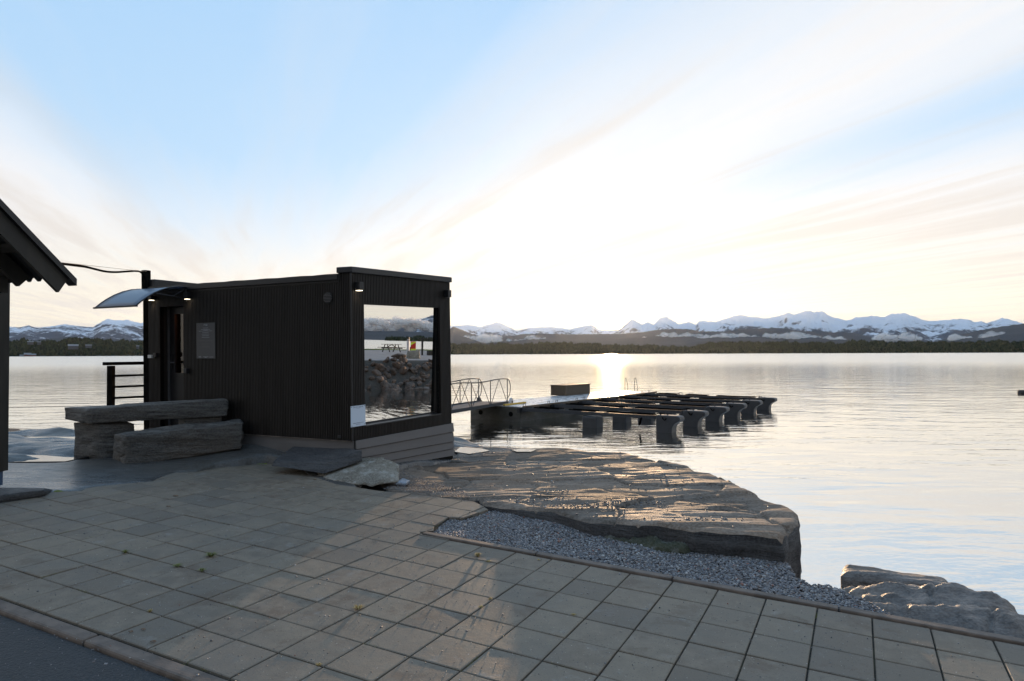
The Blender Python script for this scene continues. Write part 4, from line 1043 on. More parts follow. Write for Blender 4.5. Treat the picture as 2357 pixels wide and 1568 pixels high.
# battens
pitch, bw, bt = .027, .0165, .013
B = MB(); s = .004
while s < WF - bw:
    segs = [(ZB, ZT - .012)] if not (wl - bw < s < wr) else [(ZB, wb - .012), (wt + .002, ZT - .012)]
    for z0, z1 in segs:
        B.V += []; q = [FP(s, z0, -.012), FP(s + bw, z0, -.012), FP(s + bw, z0, bt - .012), FP(s, z0, bt - .012)]; B.hexa(q + [p_ + UPV * (z1 - z0) for p_ in q])
    s += pitch
B.build('front_cladding', M['batten'], cabin, kind='stuff')
B = MB(); s = .012
while s < WS - bw:
    top = ZT - .012 if s < .16 else ZR - .012
    segs = [(ZB, top)] if not (dr - bw < s < dl) else [(dz + .002, top)]
    for z0, z1 in segs:
        q = [SP(s, z0, -.012), SP(s + bw, z0, -.012), SP(s + bw, z0, bt - .012), SP(s, z0, bt - .012)]; B.hexa(q + [p_ + UPV * (z1 - z0) for p_ in q])
    s += pitch
s = .01
while s < WF - bw:
    q = [SP(WS, ZB) + E1 * s, SP(WS, ZB) + E1 * (s + bw), SP(WS, ZB) + E1 * (s + bw) + E2 * bt, SP(WS, ZB) + E1 * s + E2 * bt]; B.hexa(q + [p_ + UPV * (ZR - ZB - .012) for p_ in q])
    s += pitch
B.build('side_cladding', M['batten'], cabin, kind='stuff')
# corner boards
MB().hexa([SP(-.004, ZB, .004), SP(.010, ZB, .004), SP(.010, ZB, -.03), FP(.004, ZB, .006)] + [x + UPV * (ZT - ZB - .012) for x in (SP(-.004, ZB, .004), SP(.010, ZB, .004), SP(.010, ZB, -.03), FP(.004, ZB, .006))]).build('corner_trim', M['trim'], cabin)
MB().box(SP(WS - .006, ZB - .4, .006), E2 * .10, N2 * -.12, UPV * (ZR - ZB + .42)).build('corner_post', M['fence_wood'], cabin)
MB().box(SP(WS - .02, 2.4, .05), E2 * .085, N2 * -.085, UPV * .42).build('mast', M['fence_wood'], cabin)
# roof
roof = MB().hexa([SP(.19, ZR - .05, .0), SP(WS + .02, ZR - .05, .0), SP(WS + .02, ZR - .05, .0) + E1 * WF, SP(.19, ZR - .05, .0) + E1 * WF] + [SP(.19, ZR + .035, .0), SP(WS + .02, ZR + .035, .0), SP(WS + .02, ZR + .02, .0) + E1 * WF, SP(.19, ZR + .02, 0) + E1 * WF]).build('roof', M['trim'], cabin)
def fascia(a, b, out, z0, z1, name='fascia', wav=True):
    n = 18; B = MB()
    for k in range(n):
        t0, t1 = k / n, (k + 1) / n; w0 = .0015 * math.sin(k * 2.3) if wav else 0; w1 = .0015 * math.sin((k + 1) * 2.3) if wav else 0
        q = [a + (b - a) * t0, a + (b - a) * t1]
        B.hexa([q[0] + UPV * z0, q[1] + UPV * z0, q[1] + UPV * z0 + out * .02, q[0] + UPV * z0 + out * .02, q[0] + UPV * (z1 + w0 * 2), q[1] + UPV * (z1 + w1 * 2), q[1] + UPV * (z1 + w1 * 2) + out * .02, q[0] + UPV * (z1 + w0 * 2) + out * .02])
    return B.build(name, M['trim'], cabin)
z0_ = np.array([0, 0, 0.])
fascia(SP(.19, 0, .004), SP(WS - .02, 0, .004), N2, ZR - .018, ZR + .05)
# raised front portal cap
MB().hexa([FP(-.012, ZT - .015, .03), FP(WF + .012, ZT - .015, .03), FP(WF + .012, ZT - .015, -.16), FP(-.012, ZT - .015, 0) + E2 * .195 + N2 * .022] + [FP(-.012, ZT + .058, .03), FP(WF + .012, ZT + .058, .03), FP(WF + .012, ZT + .058, -.16), FP(-.012, ZT + .058, 0) + E2 * .195 + N2 * .022]).build('portal_cap', M['trim'], cabin, bevel=.01)
MB().hexa([SP(.165, ZR - .02, .01), SP(.19, ZR - .02, .01), SP(.19, ZR - .02, 0) + E1 * WF, SP(.165, ZR - .02, 0) + E1 * WF] + [SP(.165, ZT - .016, .01), SP(.19, ZT - .016, .01), SP(.19, ZT - .016, 0) + E1 * WF, SP(.165, ZT - .016, 0) + E1 * WF]).build('portal_back', M['trim'], cabin)
MB().hexa([SP(WS - .13, ZR + .0, -.01), SP(WS + .0, ZR + .0, -.01), SP(WS + .0, ZR, 0) + E1 * WF, SP(WS - .13, ZR, 0) + E1 * WF] + [SP(WS - .13, 2.69, -.01), SP(WS + .0, 2.69, -.01), SP(WS + .0, 2.63, 0) + E1 * WF, SP(WS - .13, 2.63, 0) + E1 * WF]).build('parapet', M['trim'], cabin, bevel=.01)
# window
rd = .085
B = MB()
B.plate([FP(wr, wb, -.012), FP(wr, wt, -.012), FP(wr, wt, -rd), FP(wr, wb, -rd)], E1 * .02)
B.plate([FP(wl, wb, -.012), FP(wl, wb, -rd), FP(wl, wt, -rd), FP(wl, wt, -.012)], E1 * -.02)
B.plate([FP(wl, wt, -.012), FP(wl, wt, -rd), FP(wr, wt, -rd), FP(wr, wt, -.012)], UPV * .02)
win = B.build('window', M['batten'], cabin)
MB().plate([FP(wl - .005, wb - .012, .012), FP(wr + .012, wb - .012, .012), FP(wr + .012, wb - .002, -rd - .01), FP(wl - .005, wb - .002, -rd - .01)], UPV * .014).build('sill', M['trim'], win)
MB().plate([FP(wl + .002, wb + .008, -rd + .004), FP(wr - .02, wb + .008, -rd + .004), FP(wr - .02, wb + .028, -rd + .004), FP(wl + .002, wb + .028, -rd + .004)], N1 * -.02).build('frame', M['trim'], win)
gn = np.array([.841, -.541, -.015]); gn /= np.linalg.norm(gn)
gc = P0 + E1 * .95 - N1 * .081 + np.array([0, 0, 1.476])
def gpl(q): return q - gn * ((q - gc) @ gn)
MB().plate([gpl(FP(wl - .0, wb, -rd)), gpl(FP(wr + .0, wb, -rd)), gpl(FP(wr + .0, wt + .01, -rd)), gpl(FP(wl - .0, wt + .01, -rd))], -gn * .01).build('glass', M['mirror'], win)
# siding below the front
B = None
ztL = [.576, .470, .362, .262, .205]; ztR = [.622 - .047, .470 - .02, .362 - .05, .262 - .05, .16 - .05]
for k in range(4):
    zl0, zl1, zr0, zr1 = ztL[k + 1], ztL[k], ztR[k + 1], ztR[k]
    f = lambda s_, z_, o_: FP(s_, z_, o_)
    MB().hexa([f(.03, zl0 + .004, .01), f(WF + .005, zr0 + .004, .01), f(WF + .005, zr0 + .004, .036), f(.03, zl0 + .004, .036), f(.03, zl1 - .002, .01), f(WF + .005, zr1 - .002, .01), f(WF + .005, zr1 - .002, .020), f(.03, zl1 - .002, .020)]).build('siding_board', M['siding'], cabin, bevel=.003)
MB().plate([FP(.03, .1, .008), FP(WF, .02, .008), FP(WF, ZB, .008), FP(.03, ZB, .008)], N1 * -.03).build('siding_backing', M['backing'], cabin)
MB().box(FP(WF - .08, -.1, -.1), E1 * .08, N1 * .08, UPV * .3).build('footing', M['wood_dark'], cabin)
# foundation strip under the side wall
MB().plate([SP(.0, .05, -.015), SP(WS, .05, -.015), SP(WS, ZB - .004, -.015), SP(.0, ZB - .004, -.015)], N2 * -.12).build('foundation', M['siding'], cabin)
MB().plate([SP(.02, ZB - .012, .004), SP(WS, ZB - .012, .004), SP(WS, ZB - .003, .004), SP(.02, ZB - .003, .004)], N2 * -.02).build('base_flashing', M['kerb'], cabin)
# door recess, door, room behind
rc = -.151
B = MB()
B.plate([SP(dl, ZB, -.012), SP(dl, ZB, rc), SP(dl, dz, rc), SP(dl, dz, -.012)], E2 * .02)
B.plate([SP(dr, ZB, -.012), SP(dr, dz, -.012), SP(dr, dz, rc), SP(dr, ZB, rc)], E2 * -.02)
B.plate([SP(dr, dz, -.012), SP(dl, dz, -.012), SP(dl, dz, rc), SP(dr, dz, rc)], UPV * .02)
B.build('door_recess', M['batten'], cabin)
sL, zg1 = side_at(402.6, 723, rc); _, zg0 = side_at(402.6, 858.5, rc)
dg1, dg0 = sL, dr - .20
B = MB()
def dq(s0, s1, z0, z1): B.plate([SP(s0, z0, rc), SP(s1, z0, rc), SP(s1, z1, rc), SP(s0, z1, rc)], N2 * -.04)
dq(dg1, dl + .03, ZB, dz + .03); dq(dr - .3, dg0, ZB, dz + .03); dq(dg0, dg1, ZB, zg0); dq(dg0, dg1, zg1, dz + .03)
door = B.build('door', M['trim'], cabin)
MB().plate([SP(dg0, zg0, rc - .02), SP(dg1, zg0, rc - .02), SP(dg1, zg1, rc - .02), SP(dg0, zg1, rc - .02)], N2 * -.006).build('pane', M['door_glass'], door)
hs = dl - .07
MB().tube([SP(hs, 1.50, rc + .002), SP(hs, 1.50, rc + .045), SP(hs - .09, 1.50, rc + .05)], .009).build('handle', M['galv'], door)
MB().box(SP(hs - .01, 1.40, rc + .002), E2 * .03, N2 * .012, UPV * .22).build('lock_plate', M['dark_metal'], door)
MB().box(SP(dl - .012, ZB, rc + .002), E2 * .01, N2 * .03, UPV * (dz - ZB)).build('frame_edge_highlight', M['siding'], door)  # door frame edge, its highlight put in as a pale grey strip
B = MB(); rb = -1.25
def room(a, b, c_, d_, t): B.plate([a, b, c_, d_], t)
r0, r1 = 1.9, 3.6
room(SP(r0, .6, rb), SP(r1, .6, rb), SP(r1, 2.45, rb), SP(r0, 2.45, rb), N2 * -.03)
room(SP(r0, .6, -.22), SP(r0, .6, rb), SP(r0, 2.45, rb), SP(r0, 2.45, -.22), E2 * -.03)
room(SP(r1, .6, -.22), SP(r1, .6, rb), SP(r1, 2.45, rb), SP(r1, 2.45, -.22), E2 * .02)
room(SP(r0, 2.45, -.07), SP(r1, 2.45, -.07), SP(r1, 2.45, rb), SP(r0, 2.45, rb), UPV * .02)
room(SP(r0, .6, -.07), SP(r1, .6, -.07), SP(r1, .6, rb), SP(r0, .6, rb), UPV * -.02)
inner = B.build('sauna_room', M['sauna_wood'], cabin)
for k in range(14):
    MB().box(SP(2.0 + k * .11, 1.25, -1.0), E2 * .085, N2 * -.02, UPV * .33).build('backrest_slat', M['sauna_wood'], inner)
for k in range(4):
    MB().box(SP(1.95, 1.18, -.72 - k * .09), E2 * 1.6, N2 * -.07, UPV * .025).build('bench_slat', M['sauna_wood'], inner)
MB().box(SP(2.25, 1.66, -.9), E2 * .35, N2 * -.2, UPV * .35).build('stove_screen', M['white_box'], inner)
for q_ in (2.35, 2.62):
    MB().tube([SP(q_, 2.445, -.75), SP(q_, 2.42, -.75)], .03, 12).build('ceiling_lamp', M['warm_lit'], inner)
L = bpy.data.lights.new('sauna_light', 'POINT'); L.energy = 2.6; L.color = (1, .45, .15); L.shadow_soft_size = .05
lo = bpy.data.objects.new('sauna_light', L); COL.objects.link(lo); lo.location = Vector(SP(2.5, 2.3, -.7))

# fittings on the cabin
def thing_at(name, at, label, cat, group=None): return empty(name, at, label, cat, group)
def disc(B, c, n, r, t, k=24):
    n = np.array(n) / np.linalg.norm(n); a = np.cross(n, [0, 0, 1.]); a /= np.linalg.norm(a); b = np.cross(n, a)
    return B.prism([c + (a * math.cos(2 * math.pi * i / k) + b * math.sin(2 * math.pi * i / k)) * r for i in range(k)], n * t)
sv, zv = side_at(756.7, 686, .002)
vt = thing_at('vent_grille', SP(sv, zv - .07, .002), 'round black louvred vent high on the long side wall', 'vent')
disc(MB(), SP(sv, zv, .002), N2, .07, .012).build('cover', M['dark_metal'], vt, bevel=.003)
for k in range(6):
    zz = -.045 + k * .018; w = math.sqrt(.062 ** 2 - zz ** 2); MB().bar(SP(sv - w, zv + zz, .018), SP(sv + w, zv + zz, .018), .010, .006).build('louvre', M['siding'], vt)
def wall_lamp(at, ex, ny, label, sz=(.075, .085, .10), lit=True):
    r = thing_at('wall_lamp', at, label, 'lamp', 'square black wall lamps on the cabin')
    MB().box(at - ex * sz[0] / 2, ex * sz[0], ny * sz[1], UPV * sz[2]).build('housing', M['dark_metal'], r, bevel=.004)
    MB().box(at - ex * sz[0] * .38 + ny * sz[1] * .15 - UPV * .004, ex * sz[0] * .76, ny * sz[1] * .7, UPV * .0035).build('lens', M['lamp_lit'] if lit else M['siding'], r)
    if not lit: return
    l = bpy.data.lights.new('lamp_glow', 'SPOT'); l.energy = .45; l.spot_size = R_(110); l.spot_blend = .9; l.color = (1., .86, .62); l.shadow_soft_size = .02
    o = bpy.data.objects.new('lamp_glow', l); COL.objects.link(o); o.location = Vector(at + ny * sz[1] * .5 - UPV * .012); o.parent = r; o.location = Vector(at + ny * sz[1] * .5 - UPV * .012 - WL[r.name])
e1 = E1 / np.linalg.norm(E1)
s_, z_ = front_at(822, 669, .01); wall_lamp(FP(s_, z_, .003), e1, N1, 'lit square lamp at the left top of the window front')
s_, z_ = front_at(1025.5, 684.5, .01); wall_lamp(FP(s_, z_, .003), e1, N1, 'unlit square lamp at the right top of the window front', lit=False)
s_, z_ = side_at(436, 689, .01); wall_lamp(SP(s_, z_, .003), E2, N2, 'lit square lamp right of the door, under the end of the canopy', (.07, .07, .09))
s_, z_ = side_at(354, 691.5, .01); wall_lamp(SP(s_, z_, .003), E2, N2, 'lit square lamp left of the door, under the middle of the canopy', (.07, .07, .06))
def small_box(u0, v0, u1, v1, d, mat, label, name='wall_box', cat='box'):
    a, za = side_at(u0, v1, .003); b, zb = side_at(u1, v0, .003)
    MB().box(SP(min(a, b), za, .003), E2 * abs(a - b), N2 * d, UPV * (zb - za)).build(name, mat, None, bevel=.004, label=label, cat=cat)
small_box(349, 817, 357, 824.5, .06, M['white_box'], 'small white box on the wall left of the cabin door', 'door_bell')
small_box(358.5, 812.5, 365, 822, .045, M['dark_metal'], 'small black key box beside the white box left of the door', 'key_box', 'key box')
small_box(429.5, 848, 436, 859, .05, M['dark_metal'], 'small dark card reader on the wall right of the cabin door', 'card_reader', 'card reader')
small_box(778, 1002, 786, 1009, .015, M['trim'], 'small flat cover plate low on the long wall near the corner', 'cover_plate', 'cover plate')

def text(name, body, origin, ex, ez, h, mat, parent, align='CENTER', off=.0):
    cu = bpy.data.curves.new(name, 'FONT'); cu.body = body; cu.size = h; cu.align_x = align; cu.extrude = .0004; cu.resolution_u = 2
    t = bpy.data.objects.new('tmp', cu); COL.objects.link(t); bpy.context.view_layer.update()
    me = bpy.data.meshes.new_from_object(t.evaluated_get(bpy.context.evaluated_depsgraph_get())); bpy.data.objects.remove(t)
    nz = np.cross(ex, ez); V = np.array([v.co[:] for v in me.vertices])
    W = origin + V[:, :1] * ex + V[:, 1:2] * ez + V[:, 2:] * nz
    for v, w in zip(me.vertices, W - WL[parent.name]): v.co = w
    me.materials.clear(); me.materials.append(mat); o = bpy.data.objects.new(name, me); COL.objects.link(o); o.parent = parent; WL[o.name] = WL[parent.name]; return o
# grey information board on the long wall (left to right as seen = -E2)
a, zt_ = side_at(453.6, 744, .005); b, _ = side_at(496.1, 742, .005); _, zb_ = side_at(454, 825.5, .005)
sg = thing_at('info_sign', SP((a + b) / 2, zb_, .004), 'dark grey printed information board on the long wall right of the door', 'sign')
MB().plate([SP(b, zb_, .004), SP(a, zb_, .004), SP(a, zt_, .004), SP(b, zt_, .004)], N2 * .006).build('plate', M['grey_sign'], sg)
ex = -E2 / np.linalg.norm(E2); ez = UPV; W_, H_ = (a - b) * np.linalg.norm(E2), zt_ - zb_; o_ = .0106
def sp2(fx, fy): return SP(a, zt_, o_) + ex * fx * W_ - ez * fy * H_
text('lettering', 'roa', sp2(.5, .085), ex, ez, .052, M['pale_print'], sg)
def lines(name, mat, rows, pt, ex, ez, W, H, parent, hh=.0035):
    for x0, x1, y in rows: MB().box(pt(x0, y), ex * (x1 - x0) * W, ez * hh, np.cross(ex, ez) * .0006).build('text_line', mat, parent)
lines('lettering', M['pale_print'], [(.36, .64, .15), (.25, .74, .19), (.37, .61, .212), (.13, .86, .235), (.32, .66, .28), (.29, .69, .322), (.31, .67, .366), (.29, .70, .41), (.36, .64, .955), (.44, .55, .975), (.11, .25, .945), (.11, .25, .967), (.69, .91, .962)], sp2, ex, ez, W_, H_, sg, .0045)
lines('lettering', M['faint_print'], [(.37, .60, .45), (.12, .86, .495), (.12, .86, .515), (.43, .56, .54), (.29, .70, .58), (.29, .70, .622), (.31, .69, .665), (.27, .72, .687)], sp2, ex, ez, W_, H_, sg, .003)
# white sign by the window
a, zt_ = front_at(806.8, 735 + 200.6 - 200.6 + 200, .02)
(a, zt_), (b, zt2), (a2, zb_) = front_at(806.9, 935.6, .012), front_at(840.4, 931.2, .012), front_at(807.2, 984, .012)
ws = thing_at('booking_sign', FP((a + b) / 2, zb_, .012), 'white booking sign screwed to the cabin corner left of the window', 'sign')
MB().plate([FP(a, zb_, .012), FP(b, zb_, .012), FP(b, zt_, .012), FP(a, zt_, .012)], N1 * .004).build('plate', M['white_sign'], ws)
W_, H_ = (b - a), zt_ - zb_; exf = e1
def sp3(fx, fy): return FP(a, zt_, .0165) + E1 * fx * W_ - UPV * fy * H_
text('lettering', 'Book Sauna', sp3(.5, .10), exf, UPV, .034, M['ink_grey'], ws)
text('lettering', 'www.roabadstuer.no', sp3(.5, .855), exf, UPV, .0205, M['ink_grey'], ws)
text('lettering', '@roabadstuer', sp3(.5, .915), exf, UPV, .012, M['ink_grey'], ws)
lines('lettering', M['ink_grey'], [(.38, .65, .135)], sp3, exf, UPV, W_, H_, ws, .003)
for fx, fy in ((.05, .05), (.94, .045), (.06, .95), (.93, .94)): disc(MB(), sp3(fx, fy), N1, .005, .002, 10).build('screw', M['dark_metal'], ws)

# canopy over the door
sA = 2.83; cw = .83
cn = empty('door_canopy', SP(sA + cw / 2, 2.3, .3), 'curved frosted canopy with black edge over the cabin door', 'canopy')
prof = [(0., 2.535), (.12, 2.540), (.25, 2.520), (.38, 2.480), (.50, 2.425), (.60, 2.365), (.69, 2.300), (.76, 2.240)]
B = MB(); n = len(prof); k0 = 6
for i in range(n):
    for k in range(k0 + 1):
        B.V.append(SP(sA + cw * k / k0, prof[i][1], prof[i][0]))
for i in range(n - 1):
    for k in range(k0): q = i * (k0 + 1) + k; B.F.append((q, q + 1, q + k0 + 2, q + k0 + 1))
sheet = B.build('sheet', M['canopy'], cn, smooth=True); md = sheet.modifiers.new('s', 'SOLIDIFY'); md.thickness = .004
for k, s_ in enumerate((sA, sA + cw)):
    MB().tube([SP(s_, z, o) for o, z in prof], .009).build('edge_trim', M['dark_metal'], cn)
MB().bar(SP(sA - .02, 2.236, .765), SP(sA + cw + .02, 2.236, .765), .03, .022).build('front_rail', M['dark_metal'], cn, bevel=.003)
for s_ in (sA + .02, sA + cw - .08):
    MB().tube([SP(s_, 2.36, .01), SP(s_, 2.40, .2), SP(s_, 2.42, .48)], .010).tube([SP(s_, 2.52, .01), SP(s_, 2.40, .22)], .008).tube([SP(s_, 2.54, .01), SP(s_, 2.34, .008)], .010).build('bracket', M['dark_metal'], cn)

# railing on the left of the cabin
rl = empty('railing', (-5.5, 9.7, .3), 'black timber railing with four rails left of the cabin', 'railing')
g1 = np.array([.541, .841, 0]); q0 = np.array([*ux(256, 9.5), 0.])
MB().box(q0 + np.array([-.037, -.037, .1]), (.074, 0, 0), (0, .074, 0), (0, 0, 1.36)).build('post', M['fence_wood'], rl)
a, b = atY(240.5, 837.5, 9.42), atY(341, 835.7, 9.98); MB().bar(a, b, .10, .045).build('handrail', M['fence_wood'], rl, bevel=.004)
for v0, v1 in ((865.5, 863.0), (890.8, 887.7), (916.5, 912.5)):
    MB().bar(atY(262, v0, 9.53), atY(343, v1, 9.98), .03, .030).build('rail', M['fence_wood'], rl)

# ================================================================== SHELTER on the left
Gd = np.array([-.945, .327, 0]); Sd = np.array([-.327, -.945, 0]); N_ = np.array([-4.285, 6.50, 2.352]); slope = .87
sh = empty('shelter', (-5.6, 6.6, .3), 'timber shelter with steep roof and corner post at the left edge', 'shelter')
def RP(a, b, dz_=0.): return N_ + Gd * a + Sd * b + np.array([0, 0, b * slope + dz_])
B = MB(); nn = 240; L_ = 3.2
pr = lambda a: .018 * max(-1, min(1, 2.2 * math.sin(2 * math.pi * a / .135)))
for k in range(nn + 1):
    a = -.05 + L_ * k / nn
    for b in (-.02, 2.6): B.V.append(RP(a, b, .02 + pr(a)))
for k in range(nn): B.F.append((2 * k, 2 * k + 2, 2 * k + 3, 2 * k + 1))
rf = B.build('roof_sheet', M['dark_metal'], sh); md = rf.modifiers.new('s', 'SOLIDIFY'); md.thickness = .006
MB().hexa([RP(-.05, .10, -.235), RP(-.01, .10, -.235), RP(-.01, 2.7, -.235), RP(-.05, 2.7, -.235), RP(-.05, .0, -.0), RP(-.01, .0, -.0), RP(-.01, 2.7, -.0), RP(-.05, 2.7, -.0)]).build('barge_board', M['wood_dark'], sh)
MB().hexa([RP(-.09, -.05, -.03), RP(.02, -.05, -.03), RP(.02, 2.7, -.03), RP(-.09, 2.7, -.03), RP(-.09, -.05, .035), RP(.02, -.05, .035), RP(.02, 2.7, .035), RP(-.09, 2.7, .035)]).build('edge_flashing', M['dark_metal'], sh)
for a in (.42, 1.0, 1.6, 2.2): MB().hexa([RP(a, .14, -.20), RP(a + .05, .14, -.20), RP(a + .05, 2.7, -.20), RP(a, 2.7, -.20), RP(a, .04, -.015), RP(a + .05, .04, -.015), RP(a + .05, 2.7, -.015), RP(a, 2.7, -.015)]).build('rafter', M['wood_dark'], sh)
for b in (.30, .85, 1.4): MB().hexa([RP(.0, b, -.045), RP(L_, b, -.045), RP(L_, b + .05, -.045), RP(.0, b + .05, -.045), RP(.0, b, -.01), RP(L_, b, -.01), RP(L_, b + .05, -.01), RP(.0, b + .05, -.01)]).build('batten', M['wood_dark'], sh)
pp = np.array([-5.115, 6.75, 0]); zb0 = atY(14, 1088.8, 6.75)[2]
MB().box(pp + np.array([-.16, 0, zb0]), (.16, 0, 0), (.0, .16, 0), (.0, 0, 2.60 - zb0)).build('post', M['wood_dark'], sh, bevel=.004)
MB().box(pp + np.array([-.15, .03, zb0 - .14]), (.125, 0, 0), (0, .09, 0), (0, 0, .139)).build('post_shoe', M['plinth'], sh)
MB().bar(RP(.5, .25, -.28), RP(L_, .25, -.28), .12, .16).build('eave_beam', M['wood_dark'], sh)

# cable and stay wire
def seg(px, y0, y1):
    n = len(px); return [atY(u, v, y0 + (y1 - y0) * k / (n - 1)) for k, (u, v) in enumerate(px)]
def smooth(P, k=6):
    P = [np.array(p_) for p_ in P]; P = [2 * P[0] - P[1]] + P + [2 * P[-1] - P[-2]]; out = []
    for i in range(1, len(P) - 2):
        for j in range(k):
            t = j / k; a, b, c_, d_ = P[i - 1:i + 3]; out.append(.5 * ((2 * b) + (-a + c_) * t + (2 * a - 5 * b + 4 * c_ - d_) * t * t + (-a + 3 * b - 3 * c_ + d_) * t ** 3))
    return out + [P[-2]]
cb = smooth(seg([(128, 605), (160, 609.5), (195, 614), (220, 620), (242, 625), (266, 626.6), (290, 625.2), (310, 624)], 6.6, 9.3)) + smooth([atY(u, v, y) for u, v, y in [(311, 624, 9.3), (320, 625, 9.4), (328, 630, 9.5), (333.5, 639, 9.55), (336, 652, 9.56), (336.8, 672, 9.56)]])
cab = MB().tube(cb, .013, 8).build('power_cable', M['rubber'], None, smooth=True, label='thick black cable sagging from shelter roof to the cabin mast', cat='cable')
hk = atY(337.6, 624.4, 9.58)
MB().tube([atY(130, 603.2, 6.6), atY(322, 624.0, 9.4), hk], .0025, 5).build('stay_wire', M['galv'], None, label='thin taut stay wire above the black cable', cat='wire')

# ================================================================== FLOATING PIER
O_ = np.array([.31, 25.9, 0]); Ad = np.array([.596, .803, 0]); Cd = np.array([.803, -.596, 0]); ZD = -.42; LEN, WID = 12.1, 2.5
def PP(t, c_, z): return O_ + Ad * t + Cd * c_ + np.array([0, 0, z])
pier = empty('floating_pier', PP(6, -1.2, WATER), 'long concrete floating pier with pale frosted deck', 'pier')
MB().hexa([PP(0, -WID, -1.6), PP(LEN, -WID, -1.6), PP(LEN, 0, -1.6), PP(0, 0, -1.6), PP(0, -WID, ZD - .03), PP(LEN, -WID, ZD - .03), PP(LEN, 0, ZD - .03), PP(0, 0, ZD - .03)]).build('hull', M['concrete_dark'], pier, bevel=.04)
k = 0; t = .0
while t < LEN - .05:
    MB().hexa([PP(t + .006, -WID - .03, ZD - .028), PP(min(t + .5, LEN) - .006, -WID - .03, ZD - .028), PP(min(t + .5, LEN) - .006, .03, ZD - .028), PP(t + .006, .03, ZD - .028)] + [q + np.array([0, 0, .03]) for q in (PP(t + .006, -WID - .03, ZD - .028), PP(min(t + .5, LEN) - .006, -WID - .03, ZD - .028), PP(min(t + .5, LEN) - .006, .03, ZD - .028), PP(t + .006, .03, ZD - .028))]).build('deck_panel', M['deck'], pier)
    t += .5
MB().bar(PP(.1, .05, ZD - .02), PP(LEN, .05, ZD - .02), .05, .08).build('rubbing_strake', M['box_wood'], pier)
for c_ in (-.45, -1.95): disc(MB(), PP(-.002, c_, ZD - .30), -Ad, .09, .02, 16).build('port_plug', M['rubber'], pier)
for t in (.3, 2.0, 2.6, 4.2, 4.8, 6.4, 7.0, 8.4, 9.2, 10.6, 11.4):
    MB().tube([PP(t, -.08, ZD), PP(t, -.08, ZD + .09), PP(t + .14, -.08, ZD + .09), PP(t + .14, -.08, ZD)], .012, 6).build('mooring_hoop', M['galv'], pier)
def finger(t, lab, ln=6.3):
    r = empty('mooring_finger', PP(t, ln / 2, WATER), lab, 'mooring finger', 'mooring fingers along the pier'); z = ZD - .05
    w0, w1 = .30, .075
    for sg_ in (-1, 1):
        a0, a1 = PP(t + sg_ * w0 * (1 if sg_ > 0 else .25), .08, z - .05), PP(t + sg_ * w1, ln - .75, z - .06)
        MB().bar(a0, a1, .045, .12).build('beam', M['dark_galv'], r)
        for f0, f1 in ((.10, .30), (.38, .58), (.66, .99)):
            MB().bar(a0 + (a1 - a0) * f0 + np.array([0, 0, .095]), a0 + (a1 - a0) * f1 + np.array([0, 0, .095]), .06, .035).build('rubber_strip', M['rubber'], r)
    for f in (.15, .45, .9):
        a0, a1 = PP(t + w0, .08, z - .05), PP(t + w1, ln - .75, z - .06); b0, b1 = PP(t - w0 * .25, .08, z - .05), PP(t - w1, ln - .75, z - .06)
        MB().bar(a0 + (a1 - a0) * f, b0 + (b1 - b0) * f, .05, .10).build('cross_bar', M['dark_galv'], r)
    MB().box(PP(t - .30, .0, z - .16), Ad * .85, Cd * .08, (0, 0, .18)).build('hinge_plate', M['dark_metal'], r)
    for c_ in (1.75, 2.3) if t > 1 else (1.75,):
        MB().tube([PP(t + .1, c_, z), PP(t + .1, c_, z + .12), PP(t + .1, c_ + .16, z + .12), PP(t + .1, c_ + .16, z)], .012, 6).build('mooring_hoop', M['dark_galv'], r)
    MB().hexa([PP(t - .26, 2.80, -1.4), PP(t + .26, 2.80, -1.4), PP(t + .26, 3.38, -1.4), PP(t - .26, 3.38, -1.4), PP(t - .26, 2.80, z - .15), PP(t + .26, 2.80, z - .15), PP(t + .26, 3.38, z - .15), PP(t - .26, 3.38, z - .15)]).build('middle_float', M['float'], r, bevel=.05)
    # end float: a drum with a neck that flares to a rounded lip
    pr_ = [(ln - .70, z - .10), (ln - .70, -1.5), (ln - .14, -1.5), (ln - .15, -.95), (ln - .13, -.80), (ln - .06, -.70), (ln + .05, z - .17), (ln + .12, z - .13), (ln + .14, z - .06), (ln + .10, z + .01), (ln + .0, z + .03), (ln - .62, z + .03), (ln - .69, z - .02)]
    q = [PP(t - .21, c_, z_) for c_, z_ in pr_]; MB().prism(q, Ad * .42).build('end_float', M['float'], r, bevel=.03)
    rp = [PP(t + .1, ln - .8, z + .05), PP(t + .2, ln - .6, z + .06), PP(t + .27, ln - .5, z - .1), PP(t + .0, ln - .38, z + .05), PP(t - .29, ln - .35, z - .12), PP(t - .1, ln - .6, z + .06)]
    MB().tube(smooth(rp, 5), .017, 6).build('rope', M['rubber'], r, smooth=True)
    return r
for t, lab in ((.10, 'nearest mooring finger, with a rod slanting into the water'), (2.33, 'second mooring finger counted from the near end of the pier'), (4.5, 'third mooring finger, ending in front of the fourth'), (6.6, 'fourth mooring finger, just beyond the third'), (8.7, 'fifth mooring finger, second from the far end'), (10.9, 'farthest mooring finger, reaching furthest right')):
    f_ = finger(t, lab)
    if t < 1: MB().tube([PP(-.25, 5.15, -.55), atY(1472, 978, 22.9)], .035, 6).build('support_rod', M['rubber'], f_)
